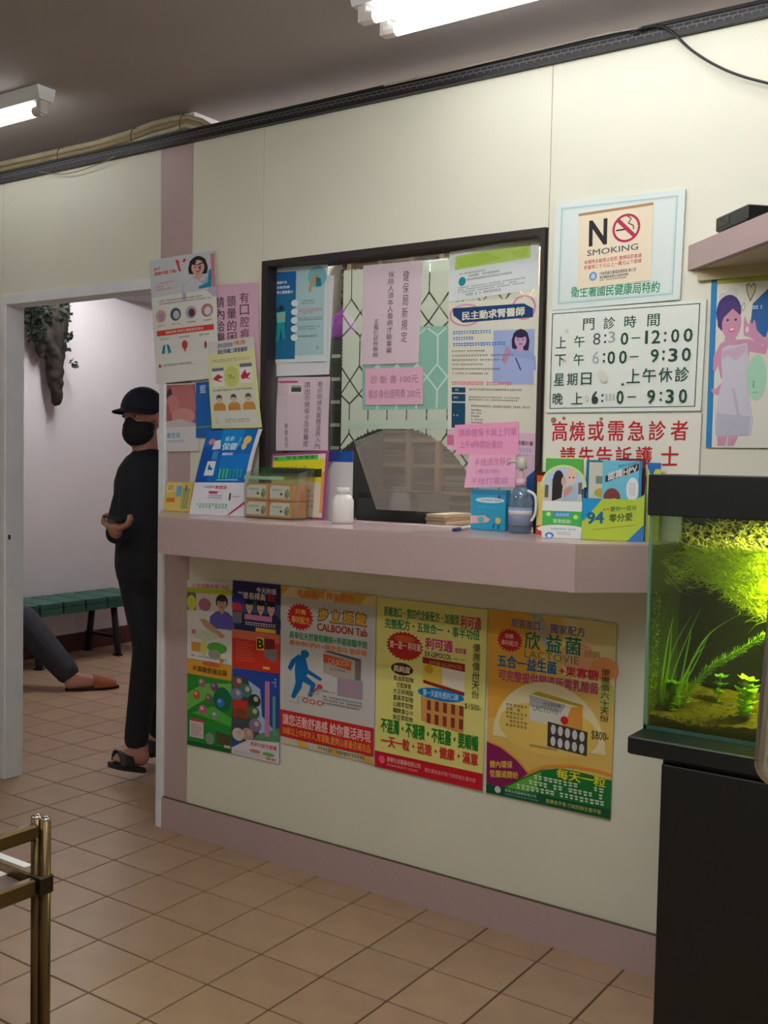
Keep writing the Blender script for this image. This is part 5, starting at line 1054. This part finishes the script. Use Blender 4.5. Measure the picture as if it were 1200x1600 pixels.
for i in range(len(xs_)-1):
    for j in range(len(zs_)-1):
        z = zs_[j]+.0075; top = zs_[j+1]-.012; mbp = MB(); k = 0
        while z < top-(top-zs_[j])*random.uniform(.1, .5) and k < 9:
            t_ = random.uniform(.004, .012); dx = random.uniform(0, .01); mbp.box(xs_[i]+.014+dx, ry+.012+random.uniform(0, .02), z, xs_[i+1]-.016-dx, ry+.22, min(z+t_, top), k % 3); z += t_+.0008; k += 1
        if k:
            ms = [mat('sheaf_%d_%d_%d' % c, c, .8) for c in random.sample(cols, 3)]
            o = mbp.build('paper_sheaf', ms); put(o, 'sheaf of brownish papers, %s shelf up, %s column of the pigeonhole rack' % (ordn[j], colo[i]), 'papers', 'paper sheaves in the pigeonhole rack')
# dark cabinet and purple bag behind the glass by the frame
x0, x1 = at(405, 600, .3).x, at(536, 600, .3).x
dc = empty('dark_cabinet', ((x0+x1)/2, .35, 1.15)); put(dc, 'black drawer cabinet behind the glass near the window frame', 'cabinet')
z0, z1 = 1.151, at(525, 530, .3).z
MB().box(x0, .31, z0+.06, x1, .55, z1).build('cabinet_body', M_BLACKPL, dc); MB().box(x0+.02, .33, z0, x1-.02, .53, z0+.06).build('plinth', M_BLACKPL, dc)
for k in range(7):
    za = z0+.065+k*(z1-z0-.07)/7; d = MB().box(x0+.004, .3, za, x1-.004, .3095, za+(z1-z0-.07)/7-.006).build('drawer', mat('black_drawer', (24, 24, 28), .4), dc); MB().box(x1-.05, .2965, za+.02, x1-.012, .2998, za+.032).build('label_holder', mat('label_white', (196, 190, 180), .5), d)
adopt(dc)
pb_ = MB(); cx = at(522, 500, .33).x; pb_.ball((cx, .38, z1+.055), (.05, .05, .052)); pb_.ball((cx-.02, .38, z1+.02), (.055, .05, .02)); pb_.limb((cx, .38, z1+.09), .02, (cx+.005, .38, z1+.115), .012)
put(remeshed(pb_, 'purple_bag', mat('purple_cloth', (168, 70, 180), .6), None, .006, 4), 'purple cloth bag on top of the black drawer cabinet', 'bag')
# sheet with a blue heading inside the glass, and the clear guard over the speaking hole
q = wallq([(508, 704), (552, 705), (550, 808), (500, 806)], GY+.012); q[2].z = q[3].z = CZ+.001
s = Sheet(q, (214, 216, 216)); s.rect(0, 0, 1, .16, (20, 84, 170)); s.build('blue_headed_sheet', 'white sheet with a blue heading leaning inside the glass behind the white bottle', 'paper')
gq = [at(u, v, GY+.03) for u, v in ((553, 690), (588, 796), (735, 803), (735, 742), (700, 700), (660, 672), (600, 671))]
o = MB().prism(gq, (0, .003, 0)).build('clear_guard', clear('guard_acrylic', (250, 249, 248), .06, .06, .12, (214, 204, 194))); put(o, 'clear acrylic guard hanging behind the speaking hole', 'guard')
# ------------------------------------------------------------------ back room: bench, hanging driftwood
M_GREEN = mat('green_plastic', (40, 92, 78), .45, noise=.05, nscale=10); M_LEG = mat('dark_steel', (28, 26, 30), .5)
bn = empty('bench', (-3.38, 1.5, 0)); put(bn, 'green slatted bench along the pinkish wall of the back room', 'bench')
pm = MB(); pm.bevbox(-.18, -.0835, -.035, .18, .0835, 0, .004); pm.box(.165, -.0835, -.078, .18, .0835, -.035)
first = None
for k in range(10):
    if first is None: o = first = pm.build('plank', M_GREEN, bn)
    else: o = first.copy(); COL.objects.link(o)
    o.location = (-3.38, .68+.18*k, .415)
for x in (-3.5, -3.26): MB().box(x-.02, .6, .35, x+.02, 2.38, .378).build('rail', M_LEG, bn)
for y in (.78, 1.5, 2.14):
    for xa_, xb_ in ((-3.27, -3.22), (-3.48, -3.53)): MB().tube([(xa_, y, .35), (xb_, y, .012)], .022, 8).build('leg', M_LEG, bn, True)
    MB().box(-3.54, y-.015, .12, -3.22, y+.015, .14).build('stretcher', M_LEG, bn); MB().box(-3.555, y-.02, 0, -3.505, y+.02, .012).build('foot', M_LEG, bn); MB().box(-3.25, y-.02, 0, -3.195, y+.02, .012).build('foot', M_LEG, bn)
adopt(bn)
dw = MB()
def dp(u, v, o=0): return atx(u, v, -3.5+o)
for a, ra, b, rb in (((76, 425), .085, (80, 490), .105), ((80, 490), .105, (84, 545), .068), ((84, 545), .068, (87, 600), .052), ((87, 600), .05, (88, 626), .036), ((62, 470), .06, (62, 530), .05), ((62, 530), .045, (64, 556), .02), ((98, 470), .05, (94, 545), .04), ((96, 555), .03, (94, 575), .02), ((60, 500), .06, (76, 540), .06)):
    dw.limb(dp(*a), ra, dp(*b), rb)
t = remeshed(dw, 'hanging_driftwood', mat('driftwood', (42, 35, 28), .85, noise=.3, nscale=18), None, .012, 2, (.05, .03)); put(t, 'dark driftwood with an air plant hanging on the back room wall', 'driftwood')
random.seed(4); lf = MB()
def tuft(u, v, n, spread, L):
    for k in range(n):
        c = dp(u+random.uniform(-spread, spread), v+random.uniform(-spread, spread)*1.4, random.uniform(0, .12)); d = Vector((random.uniform(-.2, 1), random.uniform(-1, 1), random.uniform(-1, .8))).normalized(); sd = d.orthogonal().normalized()*L*.3
        lf.add([c, c+d*L*.5+sd, c+d*L, c+d*L*.5-sd], [(0, 1, 2, 3)])
for u, v, n, sp in ((46, 480, 90, 9), (50, 510, 90, 9), (60, 475, 140, 14), (62, 505, 120, 12), (95, 470, 70, 9), (98, 490, 40, 8), (106, 525, 26, 4), (105, 545, 6, 2), (114, 568, 20, 3), (100, 480, 50, 8), (52, 525, 40, 7), (75, 485, 60, 12)): tuft(u, v, n, sp, .035)
tag(lf.build('leaves', mat('dark_leaf', (24, 36, 22), .8), t), kind='stuff')

# ------------------------------------------------------------------ people
SKIN = mat('skin', (176, 126, 104), .55); M_SWEAT = mat('black_sweater', (20, 22, 30), .85, noise=.1, nscale=60); M_TROU = mat('black_trousers', (16, 18, 26), .8, noise=.1, nscale=50)
ER, EU, EF = RT.copy(), -DN.copy(), -FW.copy(); D0 = 4.47; UP = Vector((0, 0, 1))
def J(u, v, o=0.): return pp(u, v, D0+o)
FH = Vector((.14, -.99, 0)).normalized(); SH = FH.cross(UP).normalized()      # SH: towards the person's right
HC = J(224, 652); HM = Matrix((SH, FH, UP)).transposed()
j = dict(neck=J(227, 712), chest=J(230, 765), waist=J(229, 845), hip=J(229, 888), rs=J(210, 742, .0), ls=J(264, 742, .06), re=J(188, 822, .0), rw=J(182, 834, -.20), le=J(270, 820, .08), lw=J(262, 885, .02),
         rh=J(216, 895), rk=J(232, 1012, -.06), ra=J(213, 1160, -.02), lh=J(243, 895, .03), lk=J(248, 1012, .08), la=J(252, 1150, .2))
HD = J(181, 823, -.265)
b = MB()
b.ball(HC+UP*.02, (.076, .094, .1), M=HM); b.ball(HC+FH*.02-UP*.072, (.062, .07, .066), M=HM); b.ball(HC+FH*.086-UP*.03, (.012, .018, .018), M=HM); b.limb(HC-UP*.06-FH*.01, .05, j['neck'], .056)
for sg in (-1, 1): b.ball(HC+SH*sg*.078-FH*.008-UP*.01, (.011, .022, .033), M=HM)
b.ball(j['chest'], (.15, .09, .16), M=HM); b.limb(j['chest'], .1, j['hip'], .11); b.limb(j['neck'], .05, j['chest'], .09)
for a, c, e in (('rs', 're', 'rw'), ('ls', 'le', 'lw')): b.limb(j['chest'].lerp(j[a], .6), .06, j[a], .05); b.limb(j[a], .048, j[c], .04); b.limb(j[c], .04, j[e], .028)
for a, c, e in (('rh', 'rk', 'ra'), ('lh', 'lk', 'la')): b.limb(j['hip'], .08, j[a], .075); b.limb(j[a], .075, j[c], .05); b.limb(j[c], .05, j[e], .034)
# right hand: palm up under the phone, fingers rising on one side, thumb on the other
b.limb(j['rw'], .026, HD-ER*.004-EU*.014, .026); b.ball(HD, (.036, .038, .02), M=Matrix((ER, EF, EU)).transposed())
for i in range(4):
    L = (.92, 1., .96, .78)[i]; p0 = HD+ER*.022+EF*(.03-.02*i)-EU*.004; p1 = p0+(ER*.85+EU*.4)*.034*L; p2 = p1+(ER*.45+EU*.85)*.026*L; p3 = p2+(EU*.9-ER*.1)*.018*L
    b.limb(p0, .0095, p1, .0088); b.limb(p1, .0088, p2, .008); b.limb(p2, .008, p3, .0065)
p0 = HD-ER*.022+EF*.022; p1 = p0+(-ER*.75+EU*.6)*.03; p2 = p1+(ER*.12+EU*.95)*.026; p3 = p2+(ER*.75+EU*.45)*.018
b.limb(p0, .012, p1, .0105); b.limb(p1, .0105, p2, .009); b.limb(p2, .009, p3, .0075)
# left hand hanging
lh = j['lw']-UP*.07+FH*.01; b.limb(j['lw'], .026, lh, .028)
for i in range(4): p0 = lh+FH*(.024-.016*i)-UP*.01; b.limb(p0, .0095, p0-UP*.05+SH*.008, .0085); b.limb(p0-UP*.05+SH*.008, .0085, p0-UP*.082+SH*.022, .0065)
b.limb(lh+FH*.025, .011, lh+FH*.045-UP*.03, .0085)
# feet
FT = [(J(221, 1196, -.02), J(176, 1189, -.1), 'ra'), (J(258, 1168, .22), J(222, 1172, .14), 'la')]
for hl, to, an in FT:
    d = (to-hl).normalized(); sd = d.cross(UP).normalized(); b.limb(j[an], .036, hl+UP*.035, .034); b.limb(hl+UP*.03, .032, to+UP*.016-d*.03, .024); b.limb(hl+UP*.04, .034, hl.lerp(to, .6)+UP*.03, .03)
    for i in range(5):
        o = sd*(-.028+.014*i); e = to+o+UP*.01-d*(.012*abs(i-1.5)); b.limb(e-d*.035, .0095, e, .0085)
per = remeshed(b, 'person', SKIN, None, .0055, 3); put(per, 'person in black sweater, cap and face mask holding a phone in the doorway', 'person')
s_ = MB(); s_.ball(j['chest'], (.16, .115, .18), M=HM); s_.limb(j['chest'], .125, j['waist'], .128); s_.limb(j['waist'], .13, j['hip']+UP*.01, .135); s_.limb(j['neck']-UP*.012, .064, j['chest']+UP*.05, .1)
for a, c, e, k in (('rs', 're', 'rw', .94), ('ls', 'le', 'lw', .97)): s_.limb(j['chest'].lerp(j[a], .6)+UP*.01, .075, j[a], .066); s_.limb(j[a], .066, j[c], .062); s_.limb(j[c], .06, j[c].lerp(j[e], k), .046)
remeshed(s_, 'sweater', M_SWEAT, per, .009, 6)
t_ = MB(); t_.limb(j['hip']+UP*.03, .125, j['hip']-UP*.04, .12)
for a, c, e in (('rh', 'rk', 'ra'), ('lh', 'lk', 'la')): t_.limb(j[a], .09, j[c], .066); t_.limb(j[c], .066, j[e]+UP*.015, .052)
remeshed(t_, 'trousers', M_TROU, per, .009, 6)
cp = MB(); n = 24; rings = []
for i in range(9):
    a = math.pi/2*i/8; rings.append([HC+UP*(.03+.1*math.sin(a))+(SH*math.cos(t)*.088+FH*math.sin(t)*.106)*math.cos(a)*(1 if i < 8 else .02) for t in [2*math.pi*k/n for k in range(n)]])
cp.add([p for r in rings for p in r], [(i*n+k, i*n+(k+1) % n, (i+1)*n+(k+1) % n, (i+1)*n+k) for i in range(8) for k in range(n)]+[tuple(8*n+k for k in range(n))])
M_CAP = mat('navy_cap', (22, 26, 42), .8); cap = cp.build('cap', M_CAP, per, True)
br = MB(); m_ = 14; vs = []
for i in range(m_+1):
    t = math.radians(20+140*i/m_); s0 = SH*math.cos(t)*.088+FH*math.sin(t)*.106; s1 = SH*math.cos(t)*.082+FH*(math.sin(t)*.106+.068*math.sin(math.pi*i/m_)**.6); dz = -.012*abs(math.cos(t))
    for q, z in ((s0*.97, .036), (s1, .03+dz-.006), (s1, .025+dz-.006), (s0*.97, .03)): vs.append(HC+q+UP*z)
br.add(vs, [(4*i+k, 4*i+4+k, 4*i+4+(k+1) % 4, 4*i+(k+1) % 4) for i in range(m_) for k in range(4)]); br.build('cap_brim', M_CAP, cap, True)
hr = MB(); hr.ball(HC+UP*.03-FH*.012, (.082, .092, .075), M=HM); hr.build('hair', mat('black_hair', (22, 18, 18), .7), per, True)
mk = MB(); mk.ball(HC+FH*.034-UP*.066, (.068, .068, .064), M=HM); mk.ball(HC+FH*.08-UP*.044, (.03, .034, .044), M=HM); mk.ball(HC+FH*.03-UP*.04, (.074, .06, .036), M=HM)
msk = remeshed(mk, 'face_mask', mat('black_mask', (18, 18, 22), .8), per, .005, 3)
for sg in (-1, 1): MB().tube([HC+SH*sg*.06+FH*.05-UP*.03, HC+SH*sg*.08+FH*.0-UP*.01, HC+SH*sg*.082-FH*.015-UP*.005], .0016, 5).build('ear_loop', MATS['black_mask'], msk)
for sg in (-1, 1):
    e = MB(); e.ball(HC+SH*sg*.03+FH*.084+UP*.0, (.013, .009, .006), M=HM); eye = e.build('eye', mat('eye_white', (206, 200, 196), .3), per, True); MB().ball(HC+SH*sg*.03+FH*.0915+UP*.0, (.0055, .003, .0055), M=HM).build('iris', mat('iris', (34, 22, 18), .3), eye, True)
    MB().box(-.017, -.004, -.003, .017, .004, .003, M=Matrix.Translation(HC+SH*sg*.031+FH*.086+UP*.018) @ HM.to_4x4()).build('eyebrow', MATS['black_hair'], per)
M_SAND = mat('black_sandal', (30, 28, 32), .6)
for hl, to, an in FT:
    d = (to-hl).normalized(); sd = d.cross(UP).normalized(); L = (to-hl).length; nn = 16
    out_ = []
    for k in range(nn):
        t = 2*math.pi*k/nn; w_ = .044 if math.cos(t) > 0 else .036; out_.append(hl.lerp(to, .5)+d*math.cos(t)*(L/2+.022)+sd*math.sin(t)*w_-UP*.008)
    so = MB().prism(out_, UP*-.02).build('sandal', M_SAND, per)
    st_ = MB(); c = hl.lerp(to, .66); arc = [c+sd*math.cos(math.pi*k/8)*.046+UP*(.052*math.sin(math.pi*k/8)-.006) for k in range(9)]
    vs = []
    for p in arc: vs += [p-d*.035, p+d*.03, p+d*.03+(p-c).normalized()*.004, p-d*.035+(p-c).normalized()*.004]
    st_.add(vs, [(4*i+k, 4*i+4+k, 4*i+4+(k+1) % 4, 4*i+(k+1) % 4) for i in range(8) for k in range(4)]); st_.build('sandal_strap', M_SAND, so, True)
# phone
a_ = (ER*.95-EU*.2).normalized(); n_ = (EU*.97-EF*.05).normalized(); n_ = (n_-a_*n_.dot(a_)).normalized(); b_ = n_.cross(a_)
PM = Matrix((a_, b_, n_)).transposed().to_4x4(); PM.translation = HD+EU*.031-EF*.012-ER*.002
ph = empty('smartphone', PM.translation); put(ph, 'dark smartphone held in the hand of the person in the doorway', 'phone')
MB().bevbox(-.036, -.072, -.004, .036, .072, .004, .0018, M=PM).build('phone_body', mat('phone_black', (22, 20, 20), .3), ph); MB().box(-.033, -.068, .0041, .033, .068, .0045, M=PM).build('screen', mat('phone_screen', (30, 32, 30), .45), ph); adopt(ph)

# seated person: mostly hidden by the wall, one leg reaches into the doorway
TR2 = mat('charcoal_trousers', (52, 52, 62), .85, noise=.12, nscale=50)
kn = atx(36, 972, -2.93); an = atz(112, 1058, .075); toe = atz(178, 1072, .012); hl = atz(110, 1076, .012)
hp = Vector((-3.36, kn.y-.22, .56)); kn2 = Vector((-2.92, kn.y-.42, .5)); an2 = Vector((-2.88, kn.y-.5, .08)); hp2 = hp+Vector((-.02, -.24, 0)); pel = (hp+hp2)/2; ch = pel+Vector((-.03, 0, .36)); hd2 = ch+Vector((.05, 0, .36))
b = MB(); b.ball(hd2, (.09, .078, .115)); b.ball(hd2+Vector((.05, 0, -.05)), (.05, .055, .055)); b.ball(hd2+Vector((.098, 0, -.01)), (.016, .012, .02)); b.limb(hd2-UP*.08, .05, ch+UP*.18, .055); b.limb(ch, .12, pel, .12); b.ball(ch+UP*.08, (.1, .18, .12))
for h_, k_, a2 in ((hp, kn, an), (hp2, kn2, an2)): b.limb(pel, .09, h_, .08); b.limb(h_, .075, k_, .052); b.limb(k_, .052, a2, .036)
d = (toe-hl).normalized(); sd = d.cross(UP).normalized()
b.limb(an, .038, hl+UP*.03, .034); b.limb(hl+UP*.03, .034, toe-d*.05+UP*.022, .026); b.limb(an, .036, hl.lerp(toe, .55)+UP*.035, .03)
for i in range(5): o = sd*(-.028+.014*i); b.limb(toe+o-d*.06+UP*.018, .0095, toe+o-d*(.008+.01*abs(i-2))+UP*.01, .0085)
h2 = an2-UP*.05; b.limb(an2, .038, h2, .034); b.limb(h2, .034, h2+Vector((.17, -.02, -.01)), .024)
for sg, s0 in ((1, Vector((0, .2, .12))), (-1, Vector((0, -.2, .12)))):
    sh = ch+s0; el = sh+Vector((.1, sg*.05, -.27)); wr = (hp if sg > 0 else hp2)+Vector((.28, 0, .1)); b.limb(sh, .05, el, .042); b.limb(el, .04, wr, .03); b.ball(wr+Vector((.05, 0, 0)), (.045, .038, .018))
    for i in range(4): p0 = wr+Vector((.08, -.024+.016*i, 0)); b.limb(p0, .009, p0+Vector((.06, 0, -.022)), .007)
    b.limb(wr+Vector((.03, -sg*.035, 0)), .011, wr+Vector((.07, -sg*.055, -.01)), .008)
p2 = remeshed(b, 'person', mat('skin_tan', (190, 136, 112), .55), None, .008, 3); put(p2, 'seated person with charcoal trousers and one brown slipper, mostly hidden by the wall', 'person')
c_ = MB(); c_.limb(ch, .15, pel+UP*.02, .15); c_.ball(ch+UP*.08, (.13, .21, .15))
for sg, s0 in ((1, Vector((0, .2, .12))), (-1, Vector((0, -.2, .12)))): sh = ch+s0; el = sh+Vector((.1, sg*.05, -.27)); wr = (hp if sg > 0 else hp2)+Vector((.28, 0, .1)); c_.limb(sh, .07, el, .058); c_.limb(el, .056, el.lerp(wr, .9), .042)
remeshed(c_, 'jacket', mat('grey_jacket', (70, 70, 78), .85), p2, .012, 6)
t_ = MB(); t_.limb(pel+UP*.03, .135, pel, .13)
for h_, k_, a2 in ((hp, kn, an), (hp2, kn2, an2)): t_.limb(h_, .105, k_, .095); t_.limb(k_, .095, k_.lerp(a2, .9), .07)
remeshed(t_, 'trousers', TR2, p2, .011, 5)
MB().ball(hd2+Vector((-.012, 0, .025)), (.094, .086, .1)).build('hair', MATS['black_hair'], p2, True)
for sg in (-1, 1): MB().ball(hd2+Vector((.083, sg*.03, .008)), (.008, .012, .006)).build('eye', MATS['eye_white'], p2, True)
M_SLIP = mat('brown_slipper', (160, 84, 44), .5); M_SOLE = mat('dark_sole', (34, 24, 20), .7)
for hh, tt in ((hl, toe), (h2-UP*.012, h2+Vector((.2, -.02, -.012)))):
    d = (tt-hh).normalized(); d.z = 0; d.normalize(); sd = d.cross(UP).normalized(); L = (tt-hh).length; mid = hh.lerp(tt, .5); mid.z = .016
    so = MB().prism([mid+d*math.cos(2*math.pi*k/16)*(L/2+.03)+sd*math.sin(2*math.pi*k/16)*.046 for k in range(16)], UP*-.0155).build('slipper', M_SOLE, p2)
    up_ = MB(); vs = []; nn = 9
    for i in range(7):
        f = i/6; c = mid+d*(L/2+.012-f*.13); r = .047*math.sin(math.pi/2*min(1, .35+f)); hgt = .028+.045*f
        for k in range(nn): t = math.pi*k/(nn-1); vs.append(c+sd*math.cos(t)*r+UP*(hgt*math.sin(t)+.001))
    up_.add(vs, [(i*nn+k, i*nn+k+1, (i+1)*nn+k+1, (i+1)*nn+k) for i in range(6) for k in range(nn-1)]); up_.build('slipper_upper', M_SLIP, so, True)
